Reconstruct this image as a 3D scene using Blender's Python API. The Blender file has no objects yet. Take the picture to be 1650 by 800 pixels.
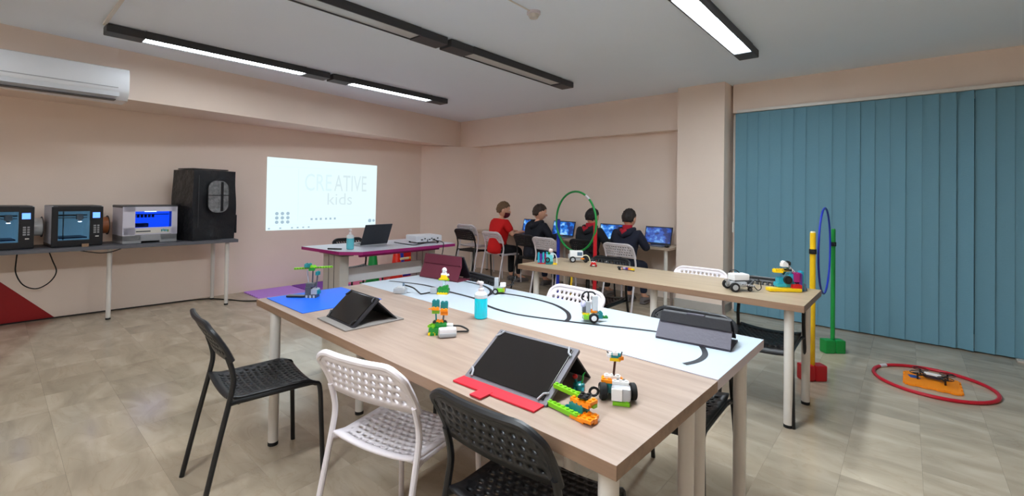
import bpy, bmesh, math, random
from mathutils import Vector, Matrix, Euler
random.seed(7)
C = bpy.context.scene.collection
R = math.radians
PI = math.pi

# ------------------------------------------------------------------ camera
cam_d = bpy.data.cameras.new('camera')
cam = bpy.data.objects.new('camera', cam_d); C.objects.link(cam)
yaw, pitch, roll = -R(41.0), 0.012490858, 0.015748167
fw = Vector((math.cos(pitch)*math.sin(yaw), math.cos(pitch)*math.cos(yaw), math.sin(pitch)))
r0 = Vector((math.cos(yaw), -math.sin(yaw), 0)); u0 = r0.cross(fw)
rt = math.cos(roll)*r0 + math.sin(roll)*u0; up = rt.cross(fw)
cam.matrix_world = Matrix(((rt.x, up.x, -fw.x, 0), (rt.y, up.y, -fw.y, 0), (rt.z, up.z, -fw.z, 1.33), (0, 0, 0, 1)))
cam_d.sensor_width = 36; cam_d.lens = 733/1650*36
cam_d.shift_y = -(400-306.648)/1650
cam_d.clip_start = 0.02
bpy.context.scene.camera = cam

# ------------------------------------------------------------------ world, exposure
w = bpy.data.worlds.new('world'); bpy.context.scene.world = w; w.use_nodes = True
w.node_tree.nodes['Background'].inputs[0].default_value = (0.5, 0.6, 0.75, 1)
w.node_tree.nodes['Background'].inputs[1].default_value = 0.25
vs = bpy.context.scene.view_settings
vs.view_transform = 'Standard'; vs.look = 'None'; vs.gamma = 1; vs.exposure = 0.5
LAMP_COOL, LAMP_A, LAMP_R, LAMP_ADDED = (0.86, 0.94, 1.0), 15.0, 40.0, 92.0
CYCL = bpy.context.scene.cycles
CYCL.max_bounces = 10; CYCL.diffuse_bounces = 8; CYCL.sample_clamp_indirect = 6

# ------------------------------------------------------------------ helpers
def lin(c):
    return tuple(((v/255)/12.92 if v/255 <= 0.04045 else ((v/255+0.055)/1.055)**2.4) for v in c)
MATS = {}
def mat(name, rgb, rough=0.5, metal=0.0, spec=0.5, noise=0.0, nscale=20, bump=0.0, bscale=80, emit=None, estr=0, trans=0, coat=0, objrand=0.0, stretch=None, ior=1.45):
    """rgb in sRGB 0-255; slight procedural colour noise / bump"""
    if name in MATS: return MATS[name]
    m = bpy.data.materials.new(name); m.use_nodes = True
    nt = m.node_tree; b = nt.nodes['Principled BSDF']
    c = lin(rgb)
    b.inputs['Base Color'].default_value = (*c, 1); b.inputs['Roughness'].default_value = rough
    b.inputs['Metallic'].default_value = metal; b.inputs['Specular IOR Level'].default_value = spec
    b.inputs['Transmission Weight'].default_value = trans; b.inputs['IOR'].default_value = ior
    b.inputs['Coat Weight'].default_value = coat
    tc = nt.nodes.new('ShaderNodeTexCoord')
    src = tc.outputs['Object']
    if stretch:
        mp = nt.nodes.new('ShaderNodeMapping'); mp.inputs['Scale'].default_value = stretch
        nt.links.new(src, mp.inputs[0]); src = mp.outputs[0]
    if noise:
        n = nt.nodes.new('ShaderNodeTexNoise'); n.inputs['Scale'].default_value = nscale; n.inputs['Detail'].default_value = 5
        nt.links.new(src, n.inputs['Vector'])
        mr = nt.nodes.new('ShaderNodeMapRange'); mr.inputs['To Min'].default_value = 1-noise; mr.inputs['To Max'].default_value = 1+noise
        nt.links.new(n.outputs['Fac'], mr.inputs['Value'])
        mx = nt.nodes.new('ShaderNodeVectorMath'); mx.operation = 'SCALE'; mx.inputs[0].default_value = c
        nt.links.new(mr.outputs[0], mx.inputs['Scale']); nt.links.new(mx.outputs[0], b.inputs['Base Color'])
    if bump:
        n2 = nt.nodes.new('ShaderNodeTexNoise'); n2.inputs['Scale'].default_value = bscale; n2.inputs['Detail'].default_value = 4
        nt.links.new(src, n2.inputs['Vector'])
        bp = nt.nodes.new('ShaderNodeBump'); bp.inputs['Strength'].default_value = bump; bp.inputs['Distance'].default_value = 0.01
        nt.links.new(n2.outputs['Fac'], bp.inputs['Height']); nt.links.new(bp.outputs[0], b.inputs['Normal'])
    if emit is not None:
        b.inputs['Emission Color'].default_value = (*lin(emit), 1); b.inputs['Emission Strength'].default_value = estr
    MATS[name] = m
    return m

class MB:
    def __init__(s): s.v, s.f, s.m, s.wn = [], [], [], False
    def add(s, verts, faces, mi=0, M=None):
        o = len(s.v)
        s.v += [tuple(M @ Vector(p)) for p in verts] if M else [tuple(p) for p in verts]
        s.f += [tuple(o+i for i in f) for f in faces]; s.m += [mi]*len(faces)
        return s
    def box(s, c, d, rz=0, mi=0, M=None, ch=0.0):
        x, y, z = d[0]/2, d[1]/2, d[2]/2
        T = Matrix.Translation(c) @ Matrix.Rotation(rz, 4, 'Z')
        if M: T = M @ T
        if ch <= 0:
            v = [(sx*x, sy*y, sz*z) for sx in (-1, 1) for sy in (-1, 1) for sz in (-1, 1)]
            return s.add(v, [(0, 1, 3, 2), (4, 6, 7, 5), (0, 4, 5, 1), (2, 3, 7, 6), (0, 2, 6, 4), (1, 5, 7, 3)], mi, T)
        s.wn = True; bm = bmesh.new(); bmesh.ops.create_cube(bm, size=1)
        for q in bm.verts: q.co = Vector((q.co.x*d[0], q.co.y*d[1], q.co.z*d[2]))
        bmesh.ops.bevel(bm, geom=bm.edges[:], offset=min(ch, min(d)*0.45), segments=2, profile=0.6, affect='EDGES')
        return s.bm(bm, mi, T)
    def bm(s, bm, mi=0, T=None):
        bm.verts.index_update()
        s.add([q.co.copy() for q in bm.verts], [tuple(q.index for q in f.verts) for f in bm.faces], mi, T); bm.free(); return s
    def mesh(s, me, mi=0, T=None):
        return s.add([q.co.copy() for q in me.vertices], [tuple(p.vertices) for p in me.polygons], mi, T)
    def bar(s, a, b, wd, th=None, mi=0, M=None):
        a, b = Vector(a), Vector(b); d = b-a; L = d.length
        q = d.to_track_quat('Z', 'Y').to_matrix().to_4x4()
        T = Matrix.Translation((a+b)/2) @ q
        if M: T = M @ T
        return s.box((0, 0, 0), (wd, th or wd, L), 0, mi, T)
    def cyl(s, a, b, ra, rb=None, n=16, mi=0, M=None, caps=True):
        rb = ra if rb is None else rb
        a, b = Vector(a), Vector(b); d = (b-a).normalized()
        q = d.to_track_quat('Z', 'Y'); v = []
        for p, r_ in ((a, ra), (b, rb)):
            for i in range(n):
                t = 2*PI*i/n; v.append(p + q @ Vector((r_*math.cos(t), r_*math.sin(t), 0)))
        f = [(i, (i+1) % n, n+(i+1) % n, n+i) for i in range(n)]
        if caps: f += [tuple(range(n-1, -1, -1)), tuple(range(n, 2*n))]
        return s.add(v, f, mi, M)
    def tube(s, pts, r_, n=10, closed=False, mi=0, M=None, flat=None):
        pts = [Vector(p) for p in pts]; N = len(pts); v = []; f = []
        rr = r_ if isinstance(r_, (list, tuple)) else [r_]*N
        prev = None
        for i, p in enumerate(pts):
            if closed: t = pts[(i+1) % N]-pts[i-1]
            else: t = pts[min(i+1, N-1)]-pts[max(i-1, 0)]
            t.normalize()
            if prev is None:
                a = Vector((0, 0, 1)) if abs(t.z) < 0.9 else Vector((1, 0, 0))
                nn = (a - t*a.dot(t)).normalized()
            else: nn = (prev - t*prev.dot(t)).normalized()
            prev = nn; bb = t.cross(nn)
            for k in range(n):
                an = 2*PI*k/n
                v.append(p + (nn*math.cos(an)*(flat or 1) + bb*math.sin(an))*rr[i])
        for i in range(N if closed else N-1):
            for k in range(n):
                a, b = i*n, ((i+1) % N)*n
                f.append((a+k, a+(k+1) % n, b+(k+1) % n, b+k))
        if not closed: f += [tuple(range(n-1, -1, -1)), tuple((N-1)*n+k for k in range(n))]
        return s.add(v, f, mi, M)
    def lathe(s, prof, n=24, c=(0, 0, 0), mi=0, M=None, sx=1, sy=1):
        v, f = [], []
        for (r_, z) in prof:
            for k in range(n):
                t = 2*PI*k/n; v.append((c[0]+r_*math.cos(t)*sx, c[1]+r_*math.sin(t)*sy, c[2]+z))
        for i in range(len(prof)-1):
            for k in range(n): f.append((i*n+k, i*n+(k+1) % n, (i+1)*n+(k+1) % n, (i+1)*n+k))
        f += [tuple(range(n-1, -1, -1)), tuple((len(prof)-1)*n+k for k in range(n))]
        return s.add(v, f, mi, M)
    def prism(s, poly, z0, z1, mi=0, M=None):
        n = len(poly)
        v = [(x, y, z0) for x, y in poly]+[(x, y, z1) for x, y in poly]
        f = [tuple(range(n-1, -1, -1)), tuple(range(n, 2*n))]+[(i, (i+1) % n, n+(i+1) % n, n+i) for i in range(n)]
        return s.add(v, f, mi, M)
    def ball(s, c, r_, n=14, mi=0, M=None, sc=(1, 1, 1)):
        bm = bmesh.new(); bmesh.ops.create_uvsphere(bm, u_segments=n, v_segments=max(6, n*2//3), radius=1)
        T = Matrix.Translation(c) @ Matrix.Diagonal((r_*sc[0], r_*sc[1], r_*sc[2], 1))
        return s.bm(bm, mi, M @ T if M else T)

def obj(name, mb, mats, parent=None, loc=(0, 0, 0), rot=(0, 0, 0), smooth=0.6, kind=None):
    me = bpy.data.meshes.new(name)
    me.from_pydata([tuple(p) for p in mb.v], [], mb.f)
    if not isinstance(mats, (list, tuple)): mats = [mats]
    for m in mats: me.materials.append(m)
    if len(mats) > 1: me.polygons.foreach_set('material_index', mb.m)
    me.update()
    bm = bmesh.new(); bm.from_mesh(me); bmesh.ops.recalc_face_normals(bm, faces=bm.faces[:]); bm.to_mesh(me); bm.free()
    if smooth:
        me.polygons.foreach_set('use_smooth', [True]*len(me.polygons)); me.set_sharp_from_angle(angle=smooth)
    o = bpy.data.objects.new(name, me); C.objects.link(o)
    if mb.wn and smooth: o.modifiers.new('weighted_normals', 'WEIGHTED_NORMAL').keep_sharp = True
    o.location = loc; o.rotation_euler = rot
    if parent: o.parent = parent
    if kind: o['kind'] = kind
    return o
def thing(name, label, cat, loc=(0, 0, 0), rz=0, group=None):
    o = bpy.data.objects.new(name, None); C.objects.link(o); o.empty_display_size = 0.05
    o.location = loc; o.rotation_euler = (0, 0, rz); o['label'] = label; o['category'] = cat
    if group: o['group'] = group
    return o
def tag(o, label, cat, group=None):
    o['label'] = label; o['category'] = cat
    if group: o['group'] = group
    return o
def dup(root, loc, rz, label, group=None, swap=None):
    r_ = root.copy(); C.objects.link(r_); r_.location = loc; r_.rotation_euler = (0, 0, rz); r_['label'] = label
    if group: r_['group'] = group
    def kids(a, b):
        for ch in a.children:
            c = ch.copy(); C.objects.link(c); c.parent = b
            kids(ch, c)
    kids(root, r_)
    return r_
def smooth_path(pts, n=6):
    P = [Vector(p) for p in pts]; out = []
    for i in range(len(P)-1):
        p0, p1, p2, p3 = P[max(i-1, 0)], P[i], P[i+1], P[min(i+2, len(P)-1)]
        for k in range(n):
            t = k/n
            out.append(0.5*((2*p1)+(p2-p0)*t+(2*p0-5*p1+4*p2-p3)*t*t+(3*p1-p0-3*p2+p3)*t**3))
    out.append(P[-1]); return out
def text_mesh(body, size, extrude=0.0005):
    cu = bpy.data.curves.new('lettering', 'FONT'); cu.body = body; cu.size = size; cu.extrude = extrude; cu.resolution_u = 3
    o = bpy.data.objects.new('lettering_source', cu); C.objects.link(o)
    bpy.context.view_layer.update()
    me = bpy.data.meshes.new_from_object(o.evaluated_get(bpy.context.evaluated_depsgraph_get()))
    bpy.data.objects.remove(o); bpy.data.curves.remove(cu)
    return me
def skin_mesh(verts, edges, levels=2):
    """verts: list of (x,y,z,r) ; returns evaluated skin mesh"""
    me = bpy.data.meshes.new('skin_source'); me.from_pydata([v[:3] for v in verts], edges, [])
    o = bpy.data.objects.new('skin_source', me); C.objects.link(o)
    md = o.modifiers.new('skin', 'SKIN'); md.use_smooth_shade = True
    sv = me.skin_vertices[0].data
    for i, v in enumerate(verts):
        rr = v[3] if isinstance(v[3], tuple) else (v[3], v[3])
        sv[i].radius = rr; sv[i].use_root = (i == 0)
    o.modifiers.new('sub', 'SUBSURF').levels = levels
    bpy.context.view_layer.update()
    res = bpy.data.meshes.new_from_object(o.evaluated_get(bpy.context.evaluated_depsgraph_get()))
    bpy.data.objects.remove(o)
    return res

# ------------------------------------------------------------------ materials
WALL = mat('wall_paint', (237, 219, 205), 0.75, noise=0.03, nscale=3, bump=0.05, bscale=60)
CEIL = mat('ceiling_paint', (234, 243, 253), 0.85, noise=0.015, nscale=2)
REDW = mat('red_wall_paint', (150, 12, 14), 0.6, noise=0.04, nscale=6)
WHITE = mat('white_metal', (216, 211, 204), 0.35, noise=0.02, nscale=8)
BLACKM = mat('black_metal', (22, 22, 24), 0.35, noise=0.05, nscale=15)
BLACKP = mat('black_plastic', (23, 23, 26), 0.42, bump=0.05, bscale=300, noise=0.05)
WHITEP = mat('white_plastic', (214, 207, 211), 0.4, noise=0.02)
GREYP = mat('grey_plastic', (150, 150, 152), 0.45, noise=0.03)
DGREY = mat('dark_grey_plastic', (62, 62, 66), 0.45, noise=0.05)
RUBBER = mat('rubber', (20, 20, 21), 0.75, noise=0.06)
CABLE = mat('cable', (24, 22, 22), 0.5, noise=0.04)
def L_(n, rgb): return mat('toy_'+n, rgb, 0.28, noise=0.03, nscale=30, coat=0.2)
LGREEN, LLIME, LYEL, LORG = L_('green', (25, 130, 45)), L_('lime', (120, 190, 30)), L_('yellow', (240, 200, 15)), L_('orange', (245, 140, 15))
LTEAL, LRED, LWHITE, LGREY = L_('teal', (10, 120, 125)), L_('red', (200, 25, 25)), L_('white', (235, 235, 235)), L_('grey', (165, 168, 172))
LDG, LBLK, LAZ, LMAG, LPUR = L_('dark_grey', (75, 78, 82)), L_('black', (25, 25, 26)), L_('azure', (40, 165, 190)), L_('magenta', (165, 25, 110)), L_('purple', (90, 45, 140))

def wood(name, a, b, rough, axis_scale):
    m = bpy.data.materials.new(name); m.use_nodes = True; nt = m.node_tree; bs = nt.nodes['Principled BSDF']
    tc = nt.nodes.new('ShaderNodeTexCoord'); mp = nt.nodes.new('ShaderNodeMapping'); mp.inputs['Scale'].default_value = axis_scale
    n = nt.nodes.new('ShaderNodeTexNoise'); n.inputs['Scale'].default_value = 3.0; n.inputs['Detail'].default_value = 9; n.inputs['Roughness'].default_value = 0.62
    rp = nt.nodes.new('ShaderNodeValToRGB')
    rp.color_ramp.elements[0].color = (*lin(a), 1); rp.color_ramp.elements[1].color = (*lin(b), 1)
    rp.color_ramp.elements[0].position = 0.32; rp.color_ramp.elements[1].position = 0.68
    nt.links.new(tc.outputs['Object'], mp.inputs[0]); nt.links.new(mp.outputs[0], n.inputs['Vector'])
    nt.links.new(n.outputs['Fac'], rp.inputs[0]); nt.links.new(rp.outputs[0], bs.inputs['Base Color'])
    bs.inputs['Roughness'].default_value = rough
    return m
OAK = wood('oak_laminate', (143, 122, 108), (165, 144, 130), 0.38, (0.7, 9, 9))
OAKE = wood('oak_edge', (128, 100, 80), (152, 122, 99), 0.45, (0.7, 9, 9))
OAK2 = wood('pale_oak_laminate', (160, 140, 114), (180, 160, 133), 0.36, (0.7, 9, 9))
WTOP = mat('white_laminate', (180, 191, 202), 0.3, noise=0.01, nscale=4)
WEDGE = mat('white_laminate_edge', (200, 190, 196), 0.4, noise=0.02)
GTOP = mat('grey_laminate', (92, 92, 98), 0.45, noise=0.03)

def tile_mat():
    m = bpy.data.materials.new('marble_tile'); m.use_nodes = True; nt = m.node_tree; bs = nt.nodes['Principled BSDF']
    g = nt.nodes.new('ShaderNodeNewGeometry'); oi = nt.nodes.new('ShaderNodeObjectInfo')
    off = nt.nodes.new('ShaderNodeVectorMath'); off.operation = 'MULTIPLY_ADD'
    cmb = nt.nodes.new('ShaderNodeCombineXYZ')
    nt.links.new(oi.outputs['Random'], cmb.inputs[0]); nt.links.new(oi.outputs['Random'], cmb.inputs[1])
    off.inputs[1].default_value = (37, 53, 1); nt.links.new(cmb.outputs[0], off.inputs[0]); nt.links.new(g.outputs['Position'], off.inputs[2])
    mp = nt.nodes.new('ShaderNodeMapping'); mp.inputs['Scale'].default_value = (1.0, 2.6, 1); mp.inputs['Rotation'].default_value = (0, 0, 0.5)
    nt.links.new(off.outputs[0], mp.inputs[0])
    n = nt.nodes.new('ShaderNodeTexNoise'); n.inputs['Scale'].default_value = 2.2; n.inputs['Detail'].default_value = 9; n.inputs['Distortion'].default_value = 0.8
    nt.links.new(mp.outputs[0], n.inputs['Vector'])
    rp = nt.nodes.new('ShaderNodeValToRGB'); e = rp.color_ramp.elements
    e[0].position, e[0].color = 0.28, (*lin((158, 144, 125)), 1); e[1].position, e[1].color = 0.72, (*lin((194, 179, 158)), 1)
    x = e.new(0.5); x.color = (*lin((177, 162, 141)), 1)
    nt.links.new(n.outputs['Fac'], rp.inputs[0])
    # thin dark veins
    n2 = nt.nodes.new('ShaderNodeTexNoise'); n2.inputs['Scale'].default_value = 2.2; n2.inputs['Detail'].default_value = 6; n2.inputs['Distortion'].default_value = 1.5
    nt.links.new(mp.outputs[0], n2.inputs['Vector'])
    r2 = nt.nodes.new('ShaderNodeValToRGB'); e2 = r2.color_ramp.elements
    e2[0].position, e2[0].color = 0.485, (1, 1, 1, 1); e2[1].position, e2[1].color = 0.515, (1, 1, 1, 1)
    y = e2.new(0.5); y.color = (0.93, 0.91, 0.89, 1)
    nt.links.new(n2.outputs['Fac'], r2.inputs[0])
    mx = nt.nodes.new('ShaderNodeMix'); mx.data_type = 'RGBA'; mx.blend_type = 'MULTIPLY'; mx.inputs[0].default_value = 1
    nt.links.new(rp.outputs[0], mx.inputs[6]); nt.links.new(r2.outputs[0], mx.inputs[7])
    mr = nt.nodes.new('ShaderNodeMapRange'); mr.inputs['To Min'].default_value = 0.92; mr.inputs['To Max'].default_value = 1.05
    nt.links.new(oi.outputs['Random'], mr.inputs['Value'])
    sc = nt.nodes.new('ShaderNodeVectorMath'); sc.operation = 'SCALE'
    nt.links.new(mx.outputs[2], sc.inputs[0]); nt.links.new(mr.outputs[0], sc.inputs['Scale'])
    nt.links.new(sc.outputs[0], bs.inputs['Base Color'])
    bs.inputs['Roughness'].default_value = 0.15; bs.inputs['Specular IOR Level'].default_value = 0.55
    return m
TILE = tile_mat()

# ------------------------------------------------------------------ room shell
XL, XR, YB, YF, ZC = -6.62, 2.7, 5.95, -2.6, 2.70
gr = mat('tile_grout', (165, 150, 132), 0.8, noise=0.05)
floor = obj('floor', MB().box(((XL+XR)/2, (YB+YF)/2, -0.06), (XR-XL+0.4, YB-YF+0.4, 0.1)), gr, kind='structure')
tm = MB().box((0, 0, -0.005), (0.3016, 0.3096, 0.01), ch=0.0005)
tproto = None; cells = []
for i in range(-21, 11):
    for j in range(-10, 19):
        x0, x1 = -0.543+0.302*i, -0.543+0.302*(i+1); y0, y1 = 0.262+0.31*j, 0.262+0.31*(j+1)
        x0, x1, y0, y1 = max(x0, XL), min(x1, XR), max(y0, YF), min(y1, YB)
        if x1-x0 < 0.03 or y1-y0 < 0.03: continue
        cx, cy = (x0+x1)/2, (y0+y1)/2
        P = Vector((cx, cy, 0)); v = P-cam.matrix_world.translation
        d = v.dot(fw); area = 0
        if d > 0.4:
            px, py = 825+733*v.dot(rt)/d, 306.6-733*v.dot(up)/d
            if -60 < px < 1710 and py < 860: area = (x1-x0)*(y1-y0)*733*733*1.33/d**3
        cells.append((area, cx, cy, x1-x0, y1-y0))
cells.sort(reverse=True)
for k, (a, cx, cy, sx, sy) in enumerate(cells[:300]):
    if tproto is None: o = tproto = obj('tile', tm, TILE, floor, smooth=0)
    else: o = tproto.copy(); C.objects.link(o)
    o.location = (cx, cy, 0); o.scale = (sx/0.302, sy/0.31, 1)
rest = MB()
for (a, cx, cy, sx, sy) in cells[300:]:
    rest.box((cx, cy, -0.005), (sx-0.001, sy-0.001, 0.01))
obj('tile_field', rest, TILE, floor, kind='stuff', smooth=0)

ceiling = obj('ceiling', MB().box(((XL+XR)/2, (YB+YF)/2, ZC+0.05), (XR-XL+0.4, YB-YF+0.4, 0.1)), CEIL, kind='structure')
wall_left = obj('wall_left', MB().box((XL-0.05, (YB+YF)/2, ZC/2), (0.1, YB-YF+0.2, ZC)), WALL, kind='structure')
wall_back = obj('wall_back', MB().box(((XL-1.6)/2, YB+0.05, ZC/2), (-1.6-XL+0.2, 0.1, ZC)), WALL, kind='structure')
# window wall behind the blinds: lintel above, reveal, opening
ww = MB(); ww.box(((XR-1.58)/2, YB+0.05, 2.53), (XR+1.58, 0.1, 0.34)); ww.box(((XR-1.58)/2, YB+0.05, 0.03), (XR+1.58, 0.1, 0.06))
ww.box(((XR-1.58)/2, 5.89, 2.53), (XR+1.58, 0.12, 0.34))
obj('wall_window', ww, WALL, kind='structure')
win = obj('window_1', MB(), WHITE, kind='structure')
fr = MB()
for x in (-1.5, -0.1, 1.3, 2.66): fr.box((x, YB+0.02, 1.2), (0.06, 0.05, 2.28))
fr.box((0.6, YB+0.02, 0.09), (4.2, 0.05, 0.06)); fr.box((0.6, YB+0.02, 2.33), (4.2, 0.05, 0.06))
obj('window_frame', fr, WHITE, win)
for x in (-0.8, 0.6, 1.98): obj('pane', MB().box((x, YB+0.03, 1.2), (1.34, 0.01, 2.2)), mat('dark_glass', (30, 42, 52), 0.05, noise=0.02), win)
obj('wall_right', MB().box((XR+0.05, (YB+YF)/2, ZC/2), (0.1, YB-YF+0.2, ZC)), WALL, kind='structure')
obj('wall_front', MB().box(((XL+XR)/2, YF-0.05, ZC/2), (XR-XL+0.2, 0.1, ZC)), WALL, kind='structure')
# ceiling beam on the left wall (front face slightly skewed) and on the back wall
obj('trim_1', MB().prism([(-5.44, -2.6), (-5.70, 0.03), (-5.945, 2.14), (-6.34, 5.8), (-6.62, 5.8), (-6.62, -2.6)], 2.222, ZC), WALL, kind='structure')
obj('trim_2', MB().prism([(-6.62, 5.80), (-2.10, 5.80), (-2.10, 5.95), (-6.62, 5.95)], 2.215, ZC), WALL, kind='structure')
obj('wall_corner', MB().prism([(-6.62, 5.11), (-5.955, 5.95), (-6.62, 5.95)], 0, 2.214), WALL, kind='structure')
column = obj('trim_3', MB().prism([(-2.158, 5.6), (-1.61, 5.6), (-1.60, 5.95), (-2.158, 5.95)], 0, ZC), WALL, kind='structure')
obj('baseboard_column', MB().prism([(-2.17, 5.588), (-1.598, 5.588), (-1.588, 5.86), (-1.60, 5.86), (-1.61, 5.6), (-2.17, 5.6)], 0, 0.10), mat('marble_skirting', (176, 172, 166), 0.3, noise=0.08, nscale=6), kind='structure')
tri = obj('painted_triangle', MB().add([(XL+0.003, -1.2, 0.001), (XL+0.003, 0.475, 0.001), (XL+0.003, 0.09, 0.42), (XL+0.003, -1.2, 1.82)], [(0, 1, 2, 3)]), REDW, wall_left)
tri['label'] = 'dark red painted triangle low on the wall'
obj('sill_strip', MB().box((1.55, 5.72, 0.008), (1.7, 0.08, 0.016), ch=0.003), mat('pale_marble', (206, 196, 184), 0.3, noise=0.05, nscale=8), floor)

# ------------------------------------------------------------------ vertical blind
BL = [mat('blind_fabric', (106, 150, 168), 0.8, noise=0.05, nscale=40, stretch=(1, 1, 10), bump=0.25, bscale=60)]
blind = thing('vertical_blind', 'blue-green vertical fabric blind drawn across the whole window wall', 'blind', (0, 5.78, 0))
obj('head_rail', MB().box((0.58, 0, 2.362), (4.2, 0.05, 0.034), ch=0.004), WHITE, blind)
x = -1.475; k = 0; sl = None
while x < 2.62:
    sm = None
    if sl is None:
        sm = MB(); N = 6
        for side in (0, 1):
            for i in range(N+1):
                u = -0.0635+0.127*i/N
                yy = 0.006*(1-(u/0.0635)**2)+(0.0012 if side else 0)
                sm.v += [(u, yy, 0.012), (u, yy, 2.342)]
        q = 2*(N+1)
        for i in range(N):
            sm.f += [(2*i, 2*i+2, 2*i+3, 2*i+1), (q+2*i, q+2*i+1, q+2*i+3, q+2*i+2)]
        sm.f += [(0, 1, q+1, q), (2*N, q+2*N, q+2*N+1, 2*N+1)]
        for i in range(N): sm.f += [(2*i, q+2*i, q+2*i+2, 2*i+2), (2*i+1, 2*i+3, q+2*i+3, q+2*i+1)]
        o = sl = obj('slat', sm, BL, blind)
    else:
        o = sl.copy(); C.objects.link(o)
    o.location = (x, 0.004*random.uniform(-1, 1), 0)
    o.rotation_euler = (0, 0, R(-3+random.uniform(-3, 3)))
    if k == 16: o.rotation_euler = (0, 0, R(-20))
    k += 1; x += 0.1165 if k != 17 else 0.128
wt = MB().tube([(-1.55, -0.012, 2.30), (-1.552, -0.015, 1.2), (-1.545, -0.015, 1.05)], 0.003, 6)
obj('pull_cord', wt, WHITE, blind)
obj('cord_weight', MB().box((-1.548, -0.017, 1.0), (0.02, 0.02, 0.12), ch=0.004), WHITE, blind)

# ------------------------------------------------------------------ ceiling lights
HOUS = mat('light_housing', (58, 58, 60), 0.5, noise=0.04)
LIT = mat('lit_diffuser', (255, 255, 255), 0.4, emit=(236, 245, 255), estr=LAMP_A)
LIT.node_tree.nodes['Principled BSDF'].inputs['Emission Color'].default_value = (*LAMP_COOL, 1)
LITR = mat('lit_diffuser_right', (255, 255, 255), 0.4, emit=(236, 245, 255), estr=LAMP_R)
LITR.node_tree.nodes['Principled BSDF'].inputs['Emission Color'].default_value = (0.80, 0.92, 1.0, 1)
LIT_ADDED = mat('lit_diffuser_added', (255, 255, 255), 0.4, emit=(236, 245, 255), estr=LAMP_ADDED)  # for added out-of-view fixtures, stronger than the visible rows
LIT_ADDED.node_tree.nodes['Principled BSDF'].inputs['Emission Color'].default_value = (*LAMP_COOL, 1)
UNLIT = mat('unlit_diffuser', (190, 192, 190), 0.3, noise=0.02)
def fixture(x, y0, y1, a, b, dm, label, side=0.055):
    t = thing('ceiling_light', label, 'ceiling light', (x, (y0+y1)/2, 2.70), 0, 'linear ceiling lights')
    L = y1-y0; m = (y0+y1)/2
    h = MB()
    h.box((0, (a-y0)/2-L/2, -0.038), (0.165, a-y0, 0.068), ch=0.008); h.box((0, L/2-(y1-b)/2, -0.038), (0.165, y1-b, 0.068), ch=0.008)
    h.box((0, (a+b)/2-m, -0.014), (0.165, b-a, 0.024))
    h.box((-0.076, (a+b)/2-m, -0.038), (0.012, b-a, 0.060)); h.box((0.076, (a+b)/2-m, -0.038), (0.012, b-a, 0.060))
    obj('housing', h, HOUS, t)
    obj('diffuser', MB().box((0, (a+b)/2-m, -0.042), (0.140, b-a-0.004, 0.036)), dm, t)
    return t
fixture(-5.03, 0.606, 2.52, 0.862, 2.25, LIT, 'lit ceiling light in the left row, the longer bright strip nearest the air conditioner')
fixture(-5.03, 2.556, 4.27, 2.80, 3.99, LIT, 'lit ceiling light in the left row, nearest the far corner')
fixture(-3.09, 0.66, 2.585, 0.92, 2.30, UNLIT, 'switched-off ceiling light in the middle row, cut by the top of the picture')
fixture(-3.09, 2.625, 4.55, 2.90, 4.30, UNLIT, 'switched-off ceiling light in the middle row, the far one')
fixture(-1.11, 2.66, 4.59, 2.92, 4.37, LITR, 'bright lit ceiling light in the right row near the blinds')
fixture(-5.03, -1.95, -0.02, -1.7, -0.27, LIT, 'added unseen ceiling light continuing the left row behind the camera')  # this and the next two are added out of view to brighten the left wall
fixture(-1.11, 0.68, 2.60, 0.93, 2.35, LIT_ADDED, 'added unseen ceiling light continuing the right row above the camera')
fixture(-1.11, -1.95, -0.02, -1.7, -0.27, LIT_ADDED, 'added unseen ceiling light continuing the right row behind the camera')
tag(obj('cable_conduit', MB().box((-4.0, 0.60, 2.692), (2.0, 0.022, 0.016)).box((-3.09, 0.62, 2.692), (0.022, 0.06, 0.016)), WHITE), 'thin white cable conduit on ceiling leading to the left row of lights', 'conduit')
dt = thing('smoke_detector', 'small round white smoke detector on the ceiling with its cable', 'smoke detector', (-2.10, 2.63, 2.70))
obj('base', MB().lathe([(0.052, 0), (0.052, -0.018), (0.046, -0.022)]), WHITEP, dt)
obj('sensor_cap', MB().lathe([(0.04, -0.02), (0.04, -0.032), (0.03, -0.048), (0.012, -0.052)]), mat('detector_cream', (206, 200, 190), 0.5, noise=0.02), dt)
obj('cable', MB().tube([(0, -0.05, -0.008), (0.01, -0.5, -0.006), (0.03, -1.6, -0.006)], 0.006, 6), WHITE, dt)

# ------------------------------------------------------------------ air conditioner
ac = thing('air_conditioner', 'white wall-mounted air conditioner under the ceiling at upper left', 'air conditioner', (-5.70, 0.40, 2.17))
prof = [(-0.02, 0.30), (0.10, 0.30), (0.155, 0.285), (0.175, 0.24), (0.18, 0.10), (0.165, 0.06), (0.10, 0.0), (-0.02, 0.0)]
prof = [(x+0.0, z) for x, z in prof]
b = MB(); n = len(prof)
for yy in (-0.46, 0.45): b.v += [(x, yy, z) for x, z in prof]
b.f = [tuple(range(n)), tuple(range(2*n-1, n-1, -1))]+[(i, (i+1) % n, n+(i+1) % n, n+i) for i in range(n)]; b.m = [0]*len(b.f)
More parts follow.
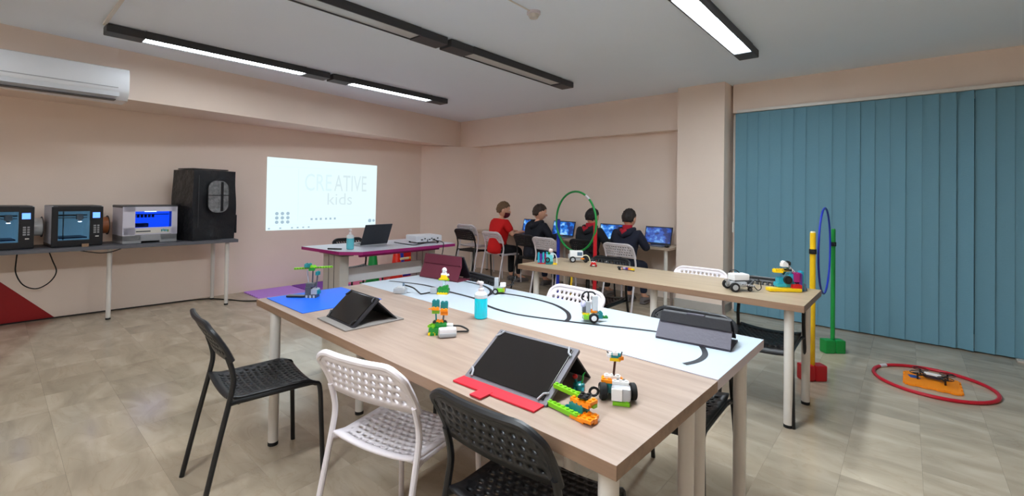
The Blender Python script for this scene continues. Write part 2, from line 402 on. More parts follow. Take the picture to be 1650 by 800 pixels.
# back of the casing follows the skewed beam face
b.v = [(x if x > 0 else x-0.05-0.12*(y+0.46), y, z) for x, y, z in b.v]
ACW = mat('ac_white', (232, 236, 242), 0.25, noise=0.01)
obj('casing', b, ACW, ac)
obj('front_seam', MB().box((0.1795, -0.03, 0.105), (0.006, 0.80, 0.008)), mat('ac_grey', (168, 172, 180), 0.4, noise=0.02), ac)
obj('air_flap', MB().bar((0.165, -0.43, 0.052), (0.165, 0.38, 0.052), 0.006, 0.05).box((0.135, -0.03, 0.030), (0.07, 0.80, 0.008)), mat('ac_flap', (206, 210, 216), 0.35, noise=0.02), ac)
obj('vent_slot', MB().box((0.09, -0.03, -0.001), (0.10, 0.78, 0.006)), DGREY, ac)

# ------------------------------------------------------------------ projected picture: glowing panel in place of the projector's beam
LITP = mat('picture_glow', (60, 62, 62), 0.8, emit=(226, 248, 253), estr=0.76)
INK = mat('glow_grey', (60, 62, 62), 0.8, emit=(202, 220, 224), estr=0.8, noise=0.02)
INKF = mat('glow_faint', (60, 62, 62), 0.8, emit=(208, 232, 236), estr=0.8, noise=0.02)
INKB = mat('glow_blue', (50, 56, 60), 0.8, emit=(160, 186, 202), estr=0.75, noise=0.02)
pr = thing('glowing_projection', 'glowing panel showing the projected computer desktop with faint handwritten lettering on the left wall', 'projection', (XL, 3.345, 0.79))
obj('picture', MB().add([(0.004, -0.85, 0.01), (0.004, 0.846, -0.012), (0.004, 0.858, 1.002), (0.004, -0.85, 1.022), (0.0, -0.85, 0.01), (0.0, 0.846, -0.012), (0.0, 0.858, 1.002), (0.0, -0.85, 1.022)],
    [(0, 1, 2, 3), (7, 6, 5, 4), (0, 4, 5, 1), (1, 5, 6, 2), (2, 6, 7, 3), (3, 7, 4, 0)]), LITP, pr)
WT = Matrix(((0, 0, 1, 0.0055), (1, 0, 0, 0), (0, 1, 0, 0), (0, 0, 0, 1)))   # text plane -> wall plane facing +X
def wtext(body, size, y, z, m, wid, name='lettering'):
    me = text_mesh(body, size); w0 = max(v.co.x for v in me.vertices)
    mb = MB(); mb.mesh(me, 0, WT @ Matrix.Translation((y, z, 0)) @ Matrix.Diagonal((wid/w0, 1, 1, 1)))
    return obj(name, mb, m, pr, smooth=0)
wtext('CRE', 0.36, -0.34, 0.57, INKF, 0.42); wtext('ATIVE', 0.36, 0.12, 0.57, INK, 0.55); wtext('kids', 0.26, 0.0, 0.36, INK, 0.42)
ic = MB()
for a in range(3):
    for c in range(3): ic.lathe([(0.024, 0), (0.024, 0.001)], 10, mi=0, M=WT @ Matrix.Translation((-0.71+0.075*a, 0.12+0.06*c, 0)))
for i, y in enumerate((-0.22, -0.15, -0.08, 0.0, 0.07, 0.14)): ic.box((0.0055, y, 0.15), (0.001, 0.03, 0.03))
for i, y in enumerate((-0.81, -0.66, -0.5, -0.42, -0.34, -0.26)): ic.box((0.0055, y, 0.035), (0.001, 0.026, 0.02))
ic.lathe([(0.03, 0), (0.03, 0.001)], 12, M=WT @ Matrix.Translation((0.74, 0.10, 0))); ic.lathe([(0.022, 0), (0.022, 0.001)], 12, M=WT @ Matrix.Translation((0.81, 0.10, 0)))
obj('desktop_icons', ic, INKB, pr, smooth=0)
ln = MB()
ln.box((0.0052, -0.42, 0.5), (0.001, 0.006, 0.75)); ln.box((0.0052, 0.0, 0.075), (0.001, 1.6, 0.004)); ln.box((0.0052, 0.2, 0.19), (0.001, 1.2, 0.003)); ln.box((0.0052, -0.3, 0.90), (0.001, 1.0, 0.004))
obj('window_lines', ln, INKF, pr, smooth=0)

# ------------------------------------------------------------------ tables
def leg_mb(x, y, h, r0=0.026, r1=0.022, z0=0.0):
    return MB().cyl((x, y, 0.018), (x, y, h), r1, r0, 20)
def table(name, label, cat, x0, x1, y0, y1, h, th, top, edge, legs, rz=0, pivot=None, legm=None, ch=0.002, r0=0.026, r1=0.024, group=None):
    cx, cy = (x0+x1)/2, (y0+y1)/2
    t = thing(name, label, cat, (cx, cy, 0), rz, group)
    o = MB().box((0, 0, h-th/2), (x1-x0, y1-y0, th), ch=ch)
    ob = obj('tabletop', o, [top, edge], t)
    for p in ob.data.polygons: p.material_index = 0 if p.normal.z > 0.7 else 1
    for (lx, ly) in legs:
        lg = obj('leg', leg_mb(lx-cx, ly-cy, h-th, r0, r1), legm or WHITE, t)
        obj('foot', MB().cyl((lx-cx, ly-cy, 0), (lx-cx, ly-cy, 0.018), r1+0.001, None, 16), RUBBER, lg)
    return t
T = 0.735
table('work_table', 'long oak-topped table in front, nearest the camera, with white round legs', 'table', -2.712, -0.474, 0.955, 1.608, T, 0.036, OAK, OAKE,
      [(-2.51, 0.983), (-0.54, 1.035), (-2.50, 1.47), (-0.555, 1.555), (-1.0, 1.53)], rz=R(-1.6))
table('work_table', 'long white-topped table joined to the far side of the front oak table', 'table', -2.716, -0.462, 1.602, 2.19, T+0.001, 0.036, WTOP, WEDGE,
      [(-2.52, 1.70), (-0.575, 1.745), (-2.52, 2.12), (-0.53, 2.10)], rz=R(-0.9))
table('work_table', 'pale oak table with white legs standing before the column and the blinds', 'table', -2.56, -0.432, 3.03, 3.66, T, 0.040, OAK2, OAKE,
      [(-2.43, 3.13), (-0.52, 3.11), (-2.43, 3.58), (-0.50, 3.54), (-1.36, 3.13)], rz=R(-0.6))
table('printer_table', 'long dark grey table with white legs along the left wall under the printers', 'table', -6.54, -6.00, -0.6, 1.955, 0.767, 0.034, GTOP, GTOP,
      [(-6.07, 1.86), (-6.49, 1.82), (-6.17, 0.83), (-6.15, -0.5), (-6.46, -0.5)], rz=R(-2.0), r0=0.022, r1=0.02)
table('computer_desk', 'pale laminate desk along the back wall under the four laptops', 'desk', -5.75, -2.175, 5.42, 5.93, 0.72, 0.028, mat('beige_laminate', (196, 178, 158), 0.45, noise=0.03), mat('beige_edge', (172, 152, 132), 0.5, noise=0.03),
      [(-2.24, 5.48), (-2.24, 5.88), (-4.0, 5.86), (-5.68, 5.5), (-5.68, 5.88)], r0=0.022, r1=0.022)

# black line track on the white table
def ribbon(pts, wd, z, m, parent, name):
    P = smooth_path([(a, b_, 0) for a, b_ in pts], 6); b = MB()
    for i, p in enumerate(P):
        t = (P[min(i+1, len(P)-1)]-P[max(i-1, 0)]).normalized(); nn = Vector((-t.y, t.x, 0))*wd/2
        b.v += [tuple(p+nn+Vector((0, 0, z))), tuple(p-nn+Vector((0, 0, z)))]
    b.f = [(2*i, 2*i+1, 2*i+3, 2*i+2) for i in range(len(P)-1)]; b.m = [0]*len(b.f)
    return obj(name, b, m, parent)
TAPE = mat('black_tape', (28, 30, 36), 0.5, noise=0.04)
tr = thing('track_line', 'black taped line track curving over the white tabletop', 'line track', (0, 0, 0))
ribbon([(-2.66, 1.80), (-2.40, 1.88), (-2.10, 1.86), (-1.86, 1.84), (-1.70, 1.77), (-1.50, 1.745), (-1.30, 1.79), (-1.10, 1.86), (-0.95, 1.92), (-0.80, 1.96), (-0.66, 1.93), (-0.585, 1.82), (-0.575, 1.72), (-0.60, 1.645)], 0.022, T+0.0022, TAPE, tr, 'tape')
ribbon([(-2.30, 2.16), (-2.10, 2.14), (-1.95, 2.06), (-1.87, 1.95), (-1.86, 1.84)], 0.020, T+0.0023, TAPE, tr, 'tape')
ribbon([(-1.93, 2.04), (-1.72, 2.08), (-1.5, 2.06), (-1.34, 1.98), (-1.25, 1.88), (-1.22, 1.80)], 0.022, T+0.0024, TAPE, tr, 'tape')

# ------------------------------------------------------------------ chairs
def perf(nu, nv, wid, hei, hole, fmap, margin=(0.03, 0.03), elong=1.0):
    """perforated sheet in (u,v), staggered rows of round holes, mapped by fmap(u,v)->xyz"""
    b = MB(); idx = {}
    def vid(u, v):
        k = (round(u, 5), round(v, 5))
        if k not in idx: idx[k] = len(b.v); b.v.append(tuple(fmap(u, v)))
        return idx[k]
    iw, ih = wid-2*margin[0], hei-2*margin[1]
    cw, chh = iw/nu, ih/nv
    for j in range(nv):
        v0 = -hei/2+margin[1]+j*chh; v1 = v0+chh; vc = (v0+v1)/2
        offs = 0 if j % 2 == 0 else cw/2
        cols = nu if j % 2 == 0 else nu-1
        if offs:
            for (ua, ub) in ((-iw/2, -iw/2+cw/2), (iw/2-cw/2, iw/2)):
                b.f.append((vid(ua, v0), vid(ub, v0), vid(ub, v1), vid(ua, v1)))
        for i in range(cols):
            u0_ = -iw/2+offs+i*cw; u1 = u0_+cw; uc = (u0_+u1)/2
            out = [(u1, vc), (u1, v1), (uc, v1), (u0_, v1), (u0_, vc), (u0_, v0), (uc, v0), (u1, v0)]
            o8 = [vid(*p) for p in out]
            i8 = []
            for k in range(8):
                t = k*PI/4; i8.append(vid(uc+hole*cw*math.cos(t), vc+hole*chh*math.sin(t)))
            for k in range(8): b.f.append((o8[k], o8[(k+1) % 8], i8[(k+1) % 8], i8[k]))
    us = [-iw/2+cw/2*i for i in range(2*nu+1)]; vsl = [-hei/2+margin[1]+chh/2*j for j in range(2*nv+1)]
    ul, ur, vb, vt = -wid/2, wid/2, -hei/2, hei/2
    for i in range(len(us)-1):
        for (va, vb_) in ((vb, -hei/2+margin[1]), (hei/2-margin[1], vt)):
            b.f.append((vid(us[i], va), vid(us[i+1], va), vid(us[i+1], vb_), vid(us[i], vb_)))
    for j in range(len(vsl)-1):
        for (ua, ub) in ((ul, -iw/2), (iw/2, ur)):
            b.f.append((vid(ua, vsl[j]), vid(ub, vsl[j]), vid(ub, vsl[j+1]), vid(ua, vsl[j+1])))
    for (ua, ub) in ((ul, -iw/2), (iw/2, ur)):
        for (va, vb_) in ((vb, -hei/2+margin[1]), (hei/2-margin[1], vt)):
            b.f.append((vid(ua, va), vid(ub, va), vid(ub, vb_), vid(ua, vb_)))
    b.m = [0]*len(b.f)
    return b
def seat_map(u, v):   # v = front-back
    z = 0.452-0.012*math.cos(u/0.2*PI/2)+0.006*(abs(u)/0.19)**3
    if v > 0.12: z -= 0.9*(v-0.12)**2*8
    if v < -0.14: z += 0.012*((-v-0.14)/0.05)
    x = u*(1.0-0.06*(0.19-v)/0.38)
    return (x, v+0.01, z)
def back_map(u, v):   # v = up
    t = (v+0.0825)/0.165
    x = u*(1.0+0.03*(1-t))
    # rounded upper corners and slightly raised lower edge
    a = abs(u)/0.195
    zz = 0.698+v
    if t > 0.5: zz -= 0.022*max(0, a-0.72)/0.28*(2*t-1)**2
    y = -0.182-0.055*t-0.020*(1-a*a)+0.012*math.cos(t*PI)
    return (x, y, zz)
def chair(name, label, m, mf, loc, rz, group):
    t = thing(name, label, 'chair', loc, rz, group)
    s = obj('seat', perf(10, 12, 0.385, 0.385, 0.31, seat_map, (0.026, 0.03)), m, t)
    md = s.modifiers.new('solid', 'SOLIDIFY'); md.thickness = 0.010; md.offset = -1
    bk = obj('backrest', perf(11, 4, 0.39, 0.165, 0.31, back_map, (0.024, 0.022)), m, t)
    md = bk.modifiers.new('solid', 'SOLIDIFY'); md.thickness = 0.011; md.offset = 0
    rim = [back_map(-0.192, -0.08)]+[back_map(-0.192, v) for v in (-0.03, 0.02, 0.052)]+[back_map(-0.178, 0.077)]+[back_map(u, 0.082) for u in (-0.14, -0.07, 0, 0.07, 0.14)]+[back_map(0.178, 0.077)]+[back_map(0.192, v) for v in (0.052, 0.02, -0.03, -0.08)]
    obj('back_rim', MB().tube(smooth_path(rim, 3), 0.0115, 8), m, t)
    for sx in (-1, 1):
        p = smooth_path([(sx*0.205, -0.275, 0), (sx*0.203, -0.250, 0.12), (sx*0.200, -0.216, 0.28), (sx*0.197, -0.176, 0.46), (sx*0.196, -0.164, 0.53), (sx*0.195, -0.170, 0.58), (sx*0.194, -0.188, 0.64)], 4)
        lg = obj('leg', MB().tube(p, 0.0108, 10), mf, t); lg['label'] = 'rear leg'
        p = smooth_path([(sx*0.205, 0.215, 0), (sx*0.198, 0.205, 0.25), (sx*0.193, 0.197, 0.405), (sx*0.190, 0.175, 0.432), (sx*0.188, 0.13, 0.438), (sx*0.182, -0.10, 0.438), (sx*0.186, -0.145, 0.440), (sx*0.197, -0.178, 0.442)], 4)
        lg = obj('leg', MB().tube(p, 0.0108, 10), mf, t); lg['label'] = 'front leg bent back under the seat'
    obj('crossbar', MB().tube([(-0.185, -0.14, 0.434), (0.185, -0.14, 0.434)], 0.009, 8), mf, t)
    return t
CB = chair('perforated_chair', 'black perforated chair pulled out at the left end of the front oak table', BLACKP, BLACKM, (-2.31, 0.87, 0), R(-5), 'black perforated chairs')
CW = chair('perforated_chair', 'white perforated chair in front between two black chairs at the oak table', WHITEP, WHITEP, (-1.43, 1.055, 0), R(13), 'white perforated chairs')
BG, WG = 'black perforated chairs', 'white perforated chairs'
dup(CB, (-0.845, 1.10, 0), R(2), 'black perforated chair nearest the camera, half cut by the lower edge', BG)
# far side of the white table (facing -Y)
dup(CB, (-2.23, 1.97, 0), R(170), 'black perforated chair behind the white table, beside the maroon tablet case', BG)
dup(CW, (-1.50, 2.06, 0), R(176), 'white perforated chair behind the middle of the white table', WG)
dup(CB, (-0.775, 1.99, 0), R(180), 'black perforated chair behind the white table, hidden by the black tablet case', BG)
# far side of the pale oak table
dup(CB, (-2.02, 3.45, 0), R(180), 'black perforated chair behind the pale oak table, before the dark-haired boy with red hood', BG)
dup(CW, (-1.22, 3.42, 0), R(180), 'white perforated chair behind the pale oak table, right before the column', WG)
dup(CB, (-0.70, 3.31, 0), R(180), 'black perforated chair pushed under the right end of the pale oak table', BG)
# chairs along the computer desk
dup(CB, (-5.33, 5.20, 0), R(2), 'black perforated empty chair under a stacked white one, left of the boy in red', BG)
dup(CW, (-5.32, 5.245, 0.075), R(3), 'white perforated empty chair stacked on a black one, left of the boy in red', WG)
dup(CW, (-4.72, 5.22, 0), R(-3), 'white perforated chair under the boy in the red shirt', WG)
dup(CB, (-4.06, 5.20, 0), R(-4), 'black perforated chair under the boy in the dark hoodie looking right', BG)
dup(CW, (-3.60, 5.05, 0), R(-3), 'white perforated empty chair behind the blue pole of the back hoop gate', WG)
dup(CB, (-3.10, 5.20, 0), R(-3), 'black perforated chair under the boy behind the red pole', BG)
dup(CW, (-2.575, 5.14, 0), R(-3), 'white perforated chair under the rightmost boy', WG)
dup(CB, (-4.85, 2.86, 0), R(-90), 'black perforated chair between the projected picture and the purple-edged desk', BG)

# ------------------------------------------------------------------ purple-edged desk
PUR = mat('purple_edge', (150, 30, 105), 0.35, noise=0.03)
DTOP = mat('desk_top', (196, 196, 206), 0.35, noise=0.02)
SILV = mat('desk_silver', (190, 186, 180), 0.4, metal=0.2, noise=0.02)
pd = thing('teacher_desk', 'white-topped desk with purple edge and silver frame before the projected picture', 'desk', (-4.42, 2.90, 0))
ob = obj('desktop', MB().prism([(-0.41, -0.72), (0.26, -0.66), (0.42, -0.50), (0.42, 0.70), (0.30, 0.74), (-0.41, 0.72)], 0.728, 0.76), [DTOP, PUR], pd)
for p in ob.data.polygons: p.material_index = 0 if p.normal.z > 0.7 else 1
for s_, yy in ((0, -0.55), (1, 0.56)):
    lg = obj('leg_column', MB().box((0, yy, 0.42), (0.34, 0.10, 0.615), ch=0.008), SILV, pd)
    obj('groove', MB().box((0.06, yy-0.0505, 0.42), (0.006, 0.004, 0.6)), DGREY, lg)
    obj('groove', MB().box((-0.05, yy-0.0505, 0.42), (0.006, 0.004, 0.6)), DGREY, lg)
    obj('foot', MB().box((0, yy, 0.055), (0.62, 0.12, 0.11), ch=0.02), SILV, lg)
    obj('bracket', MB().box((0, yy, 0.715), (0.48, 0.12, 0.024)), mat('desk_taupe', (110, 98, 92), 0.5, noise=0.03), lg)
obj('modesty_panel', MB().box((0.03, 0, 0.475), (0.02, 1.02, 0.145), ch=0.003), mat('desk_panel', (214, 214, 218), 0.35, noise=0.02), pd)
obj('front_rail', MB().box((0.36, 0.0, 0.715), (0.03, 1.0, 0.025)), PUR, pd)
tag(obj('marker_pen', MB().cyl((0, 0, 0.008), (0.11, 0.09, 0.008), 0.008, 0.007, 10), BLACKP, None, (-4.40, 2.25, 0.76)), 'black pen lying on the left end of the purple-edged desk', 'pen')

# ------------------------------------------------------------------ bottles
def bottle(label, loc, s, liquid, cat='bottle'):
    t = thing('sanitizer_bottle', label, cat, loc, R(160), 'hand sanitizer bottles')
    prof = [(0.0265, 0), (0.0315, 0.004), (0.032, 0.02), (0.032, 0.088), (0.030, 0.098)]
    obj('liquid', MB().lathe([(r_*s, z*s) for r_, z in prof]), liquid, t)
    obj('shoulder', MB().lathe([(r_*s, z*s) for r_, z in [(0.030, 0.098), (0.0315, 0.100), (0.0315, 0.116), (0.024, 0.126), (0.014, 0.130)]]), mat('bottle_clear', (205, 215, 220), 0.2, noise=0.02), t)
    p = obj('pump', MB().lathe([(r_*s, z*s) for r_, z in [(0.0145, 0.128), (0.0145, 0.142), (0.008, 0.146), (0.0065, 0.162), (0.012, 0.164), (0.012, 0.174), (0.006, 0.178)]]), WHITEP, t)
    obj('nozzle', MB().tube([(0, 0, 0.170*s), (0.03*s, 0, 0.171*s), (0.045*s, 0, 0.162*s)], 0.0055*s, 8), WHITEP, p)
    obj('dip_tube', MB().tube([(0.0, -0.0325*s, 0.098*s), (0.004*s, -0.0328*s, 0.06*s), (0.012*s, -0.0305*s, 0.035*s)], 0.0015*s, 6), mat('dip_tube_teal', (20, 110, 130), 0.4, noise=0.02), t)
CY = mat('cyan_gel', (10, 204, 226), 0.12, noise=0.03, nscale=30, coat=0.4)
bottle('clear pump bottle of bright cyan gel on the front oak table', (-1.557, 1.575, T+0.0005), 1.0, CY)
bottle('smaller pump bottle of pale cyan gel on the purple-edged desk', (-4.27, 2.42, 0.7605), 1.15, mat('pale_cyan_gel', (90, 185, 200), 0.15, noise=0.03, coat=0.3))

# ------------------------------------------------------------------ tablets
SCR = mat('tablet_glass', (26, 23, 22), 0.10, noise=0.06, nscale=3)
def tablet(label, loc, rz, wd, ht, tilt, bez, plate=None, tab=None, back=None, ring=False, prop=0.12):
    """bottom edge centred on loc, screen faces local -Y, tilted back"""
    t = thing('tablet', label, 'tablet', loc, rz, 'tablets in folio cases')
    M = Matrix.Rotation(-(PI/2-tilt), 4, 'X')          # screen plane: local x, z up the screen
    T_ = Matrix.Translation((0, 0, 0.008)) @ M
    obj('case', MB().box((0, 0.009, ht/2), (wd, 0.014, ht), M=T_, ch=0.006), bez, t)
    s = obj('screen', MB().box((0, 0.0, ht/2), (wd*0.90, 0.005, ht*0.88), M=T_, ch=0.002), SCR, t)
    for sx in (-1, 1):
        for sz in (0.035, 0.965):
            cn = MB().tube([(sx*wd*0.47, -0.003, ht*sz+0.03*(1 if sz < .5 else -1)), (sx*wd*0.43, -0.005, ht*sz+0.022*(1 if sz < .5 else -1)), (sx*wd*0.40, -0.003, ht*sz)], 0.0035, 6, M=T_)
            obj('corner_strap', cn, mat('strap_grey', (150, 150, 156), 0.5, noise=0.03) if ring else bez, t)
    y = ht*math.cos(tilt); z = ht*math.sin(tilt)+0.008
    # rear prop
    mid = (y*0.85+0.012, z*0.85)
    obj('rear_flap', MB().bar((0, mid[0], mid[1]), (0, mid[0]+prop, 0.004), wd*0.94, 0.006) if False else MB().add(
        [(-wd*.47, mid[0], mid[1]), (wd*.47, mid[0], mid[1]), (wd*.47, mid[0]+prop, 0.002), (-wd*.47, mid[0]+prop, 0.002),
         (-wd*.47, mid[0]+0.006, mid[1]+0.003), (wd*.47, mid[0]+0.006, mid[1]+0.003), (wd*.47, mid[0]+prop+0.006, 0.003), (-wd*.47, mid[0]+prop+0.006, 0.003)],
        [(0, 1, 2, 3), (7, 6, 5, 4), (0, 4, 5, 1), (1, 5, 6, 2), (2, 6, 7, 3), (3, 7, 4, 0)]), back or bez, t)
    if plate:
        m, y0, y1, x0, x1 = plate
        obj('cover_plate', MB().box(((x0+x1)/2, (y0+y1)/2, 0.0035), (x1-x0, y1-y0, 0.006), ch=0.002), m, t)
    if tab:
        m, x, y0, y1, w_ = tab
        o = obj('closing_tab', MB().box((x, (y0+y1)/2, 0.005), (w_, y1-y0, 0.006), ch=0.002), m, t)
    return t
BEZ = mat('case_grey', (104, 102, 108), 0.6, noise=0.05, bump=0.1)
BEZB = mat('case_black', (34, 33, 38), 0.55, noise=0.06, bump=0.1)
GRY = mat('case_plate_grey', (124, 118, 114), 0.6, noise=0.04)
REDC = mat('case_red', (196, 26, 44), 0.55, noise=0.04)
tablet('tablet in a black case with grey cover, at left of the front oak table', (-1.955, 1.055, T), R(-3), 0.268, 0.17, R(42), BEZB, plate=(GRY, -0.035, 0.255, -0.14, 0.145), prop=0.11, back=BEZB)
tablet('large tablet in a grey case with bright red flap, on front oak table', (-0.925, 1.03, T), R(2), 0.325, 0.215, R(32), BEZ, plate=(REDC, -0.045, 0.02, -0.165, 0.155), tab=(REDC, -0.03, -0.085, -0.03, 0.045), ring=True, prop=0.10, back=BEZB)
LAV = mat('folio_dark_grey', (74, 70, 82), 0.55, noise=0.05, bump=0.08)
def folio_back(label, loc, rz, wd, tilt_in, h, m, m2, depth, extra=None):
    """tent-shaped folio seen from behind: front panel rises from loc and leans to +Y, tablet leans the other way"""
    t = thing('tablet', label, 'tablet', loc, rz, 'tablets in folio cases')
    def slab(a, b, th, w0, w1, name, mm):
        (y0, z0), (y1, z1) = a, b
        d = Vector((0, y1-y0, z1-z0)).normalized(); n = Vector((0, -d.z, d.y))*th
        v = [(-w0/2, y0, z0), (w0/2, y0, z0), (w1/2, y1, z1), (-w1/2, y1, z1)]
        v += [tuple(Vector(p)+n) for p in v]
        return obj(name, MB().add(v, [(0, 1, 2, 3), (7, 6, 5, 4), (0, 4, 5, 1), (1, 5, 6, 2), (2, 6, 7, 3), (3, 7, 4, 0)]), mm, t)
    slab((0, 0.006), (depth*0.30, h*0.62), 0.005, wd, wd*0.99, 'cover_panel', m)
    slab((depth*0.30, h*0.62), (depth*0.36, h), 0.012, wd*0.97, wd*0.93, 'upper_panel', m2)
    slab((depth*0.36+0.012, h*0.97), (depth*0.95, 0.012), 0.010, wd*0.94, wd*0.96, 'tablet_body', BEZB)
    slab((0, 0.0), (depth, 0.0), 0.005, wd, wd, 'cover_base', m)
    return t
fb = folio_back('black folio tablet stand seen from behind at the right end of the white table', (-0.66, 1.885, T+0.001), R(6), 0.29, 0, 0.105, LAV, BEZB, 0.17)
obj('closing_tab', MB().box((0.0, 0.066, 0.107), (0.07, 0.02, 0.008), ch=0.002), LAV, fb)
MAR = mat('case_maroon', (94, 30, 48), 0.6, noise=0.05, bump=0.08)
folio_back('maroon folio tablet stand seen from behind at the left end of the white table', (-2.475, 2.075, T+0.001), R(7), 0.36, 0, 0.165, MAR, MAR, 0.15)

# ------------------------------------------------------------------ brick models
def studs(b, x0, y0, nx, ny, z, mi=0, p=0.016):
    for i in range(nx):
        for j in range(ny): b.cyl((x0+p*(i+.5), y0+p*(j+.5), z), (x0+p*(i+.5), y0+p*(j+.5), z+0.0035), 0.0048, None, 8, mi)
def brick(parent, m, c, nx, ny, nz=1, name='brick', rz=0, stud=True, p=0.016, hz=0.0096):
    """c = centre of base in the model's frame; hz = height of a plate unit*... nz in plates-of-hz"""
    b = MB(); w_, d_, h_ = nx*p, ny*p, nz*hz
    b.box((0, 0, h_/2), (w_-0.0006, d_-0.0006, h_), ch=0.0007)
    if stud: studs(b, -w_/2, -d_/2, nx, ny, h_, p=p)
    return obj(name, b, m, parent, c, (0, 0, rz))
def wheel(parent, c, axis, r_=0.024, w_=0.016, hub=None, name='wheel'):
    a = Vector(axis).normalized(); c = Vector(c)
    q = a.to_track_quat('Z', 'Y').to_matrix().to_4x4()
    T_ = Matrix.Translation(c) @ q
    o = obj(name, MB().lathe([(r_*0.58, -w_/2), (r_*0.9, -w_/2), (r_, -w_*0.35), (r_, w_*0.35), (r_*0.9, w_/2), (r_*0.58, w_/2)], 20, M=T_), RUBBER, parent)
    obj('hub', MB().lathe([(r_*0.58, -w_*0.52), (r_*0.60, w_*0.52)], 16, M=T_).lathe([(r_*0.16, -w_*0.6), (r_*0.16, w_*0.6)], 8, M=T_), hub or LGREY, o)
    return o
def cable(parent, pts, r_=0.0035, m=None, name='cable'):
    return obj(name, MB().tube(smooth_path(pts, 5), r_, 6), m or CABLE, parent)
def rod(parent, a, b, m, r_=0.003, name='rod'): return obj(name, MB().cyl(a, b, r_, None, 8), m, parent)
def beam(parent, a, b, m, wd=0.010, name='beam'):
    """studless beam with round holes suggested by recessed dark pins"""
    a, b = Vector(a), Vector(b); d = b-a; L = d.length; q = d.to_track_quat('X', 'Z').to_matrix().to_4x4(); T_ = Matrix.Translation(a) @ q
    n = max(2, int(L/0.014)); mb = MB().box((L/2, 0, 0), (L, wd, wd), M=T_, ch=0.002)
    for i in range(n):
        x = L*(i+.5)/n; mb.cyl((x, -wd*0.52, 0), (x, wd*0.52, 0), 0.003, None, 8, 1, T_)
    return obj(name, mb, [m, LBLK], parent)
GRP = 'toy brick robots'
Z = T+0.0005
def eye(parent, c, r_=0.006):
    o = obj('eye', MB().ball(c, r_, 10), LWHITE, parent); obj('pupil', MB().ball((c[0], c[1]-r_*0.8, c[2]), r_*0.5, 8), LBLK, o)

# 1 rotor model on the blue mat
mt = tag(obj('craft_mat', MB().box((0, 0, 0.0015), (0.46, 0.44, 0.003), ch=0.001), mat('blue_mat', (6, 98, 222), 0.45, noise=0.03, nscale=6), None, (-2.462, 1.245, Z), (0, 0, R(-1))), 'bright blue mat on the left end of the front oak table', 'mat')
t = thing('brick_robot', 'tall toy brick model with a lime rotor bar standing on the blue mat', 'toy robot', (-2.545, 1.215, Z+0.003), R(41), GRP)
brick(t, LDG, (0, 0, 0), 4, 3, 2); brick(t, LGREY, (0.018, 0.0, 0.0192), 2, 3, 3); brick(t, LDG, (-0.018, 0, 0.0192), 2, 2, 4); brick(t, LTEAL, (0.035, 0, 0.0192), 1, 2, 2)
obj('motor', MB().box((-0.008, 0, 0.068), (0.05, 0.03, 0.025), ch=0.006), LDG, t)
rod(t, (-0.02, 0, 0.07), (-0.03, 0, 0.15), LGREY); rod(t, (0.0, 0, 0.07), (0.002, 0, 0.15), LDG, 0.004); rod(t, (0.022, 0, 0.045), (0.028, 0, 0.125), LDG, 0.004)
brick(t, LGREEN, (-0.004, 0, 0.15), 2, 2, 2, rz=0.3); brick(t, LTEAL, (-0.026, 0, 0.168), 2, 2, 2); brick(t, LLIME, (0.002, 0, 0.168), 2, 2, 1, rz=0.5); brick(t, LTEAL, (0.03, 0, 0.125), 1, 2, 2)
beam(t, (-0.105, 0, 0.158), (0.105, 0.02, 0.170), LLIME, 0.011)
obj('dark_paddle', MB().box((-0.085, -0.01, 0.006), (0.10, 0.035, 0.010), ch=0.003), LBLK, t)
for sx in (-0.02, 0.0, 0.02): obj('peg', MB().cyl((sx, -0.026, 0.0), (sx, -0.026, 0.014), 0.006, None, 8), LGREY, t)

# 2 grey hub with wire
t = thing('motor_hub', 'small grey motor hub left of the green and yellow brick figure', 'motor', (-2.285, 1.625, Z), R(35))
obj('body', MB().box((0, 0, 0.017), (0.075, 0.04, 0.032), ch=0.008), LGREY, t); obj('cap', MB().box((0.006, 0, 0.039), (0.045, 0.032, 0.012), ch=0.004), L_('light_grey', (196, 200, 204)), t)
obj('connector', MB().box((0.02, 0, 0.055), (0.010, 0.012, 0.022), ch=0.002), L_('blue_grey', (90, 110, 130)), t)
cable(t, [(0.03, 0.0, 0.05), (0.07, 0.03, 0.03), (0.115, 0.01, 0.006), (0.135, -0.01, 0.005), (0.17, 0.03, 0.006), (0.20, 0.06, 0.008), (0.225, 0.05, 0.012)], 0.004)

# 3 green and yellow figure
t = thing('brick_robot', 'green and yellow toy brick figure with white head on the white table', 'toy robot', (-2.10, 1.80, Z+0.001), R(38), GRP)
brick(t, LYEL, (0.0, -0.004, 0), 4, 3, 1); brick(t, LGREEN, (0.005, 0, 0.0096), 4, 3, 2); brick(t, LGREEN, (-0.012, 0, 0.0288), 2, 2, 1); brick(t, LGREEN, (0.016, 0.002, 0.0288), 2, 2, 2)
obj('hub_box', MB().box((-0.055, 0, 0.018), (0.042, 0.035, 0.034), ch=0.007), LGREY, t)
obj('neck', MB().cyl((0.004, 0, 0.045), (0.004, 0, 0.085), 0.009, 0.008, 12), L_('ice', (190, 215, 225)), t)
brick(t, LYEL, (0.004, 0, 0.085), 3, 2, 1); brick(t, LYEL, (0.004, 0, 0.0946), 2, 2, 2); brick(t, LLIME, (0.004, -0.002, 0.080), 4, 1, 1)
brick(t, LWHITE, (0.004, 0, 0.1138), 2, 2, 1); obj('head', MB().ball((0.006, 0, 0.140), 0.015, 12, sc=(1, 1, 1.1)), LWHITE, t); eye(t, (0.0, -0.014, 0.143), 0.005); eye(t, (0.012, -0.014, 0.143), 0.005)
obj('arm', MB().cyl((0.018, 0, 0.108), (0.034, 0, 0.115), 0.006, 0.007, 8), LWHITE, t)

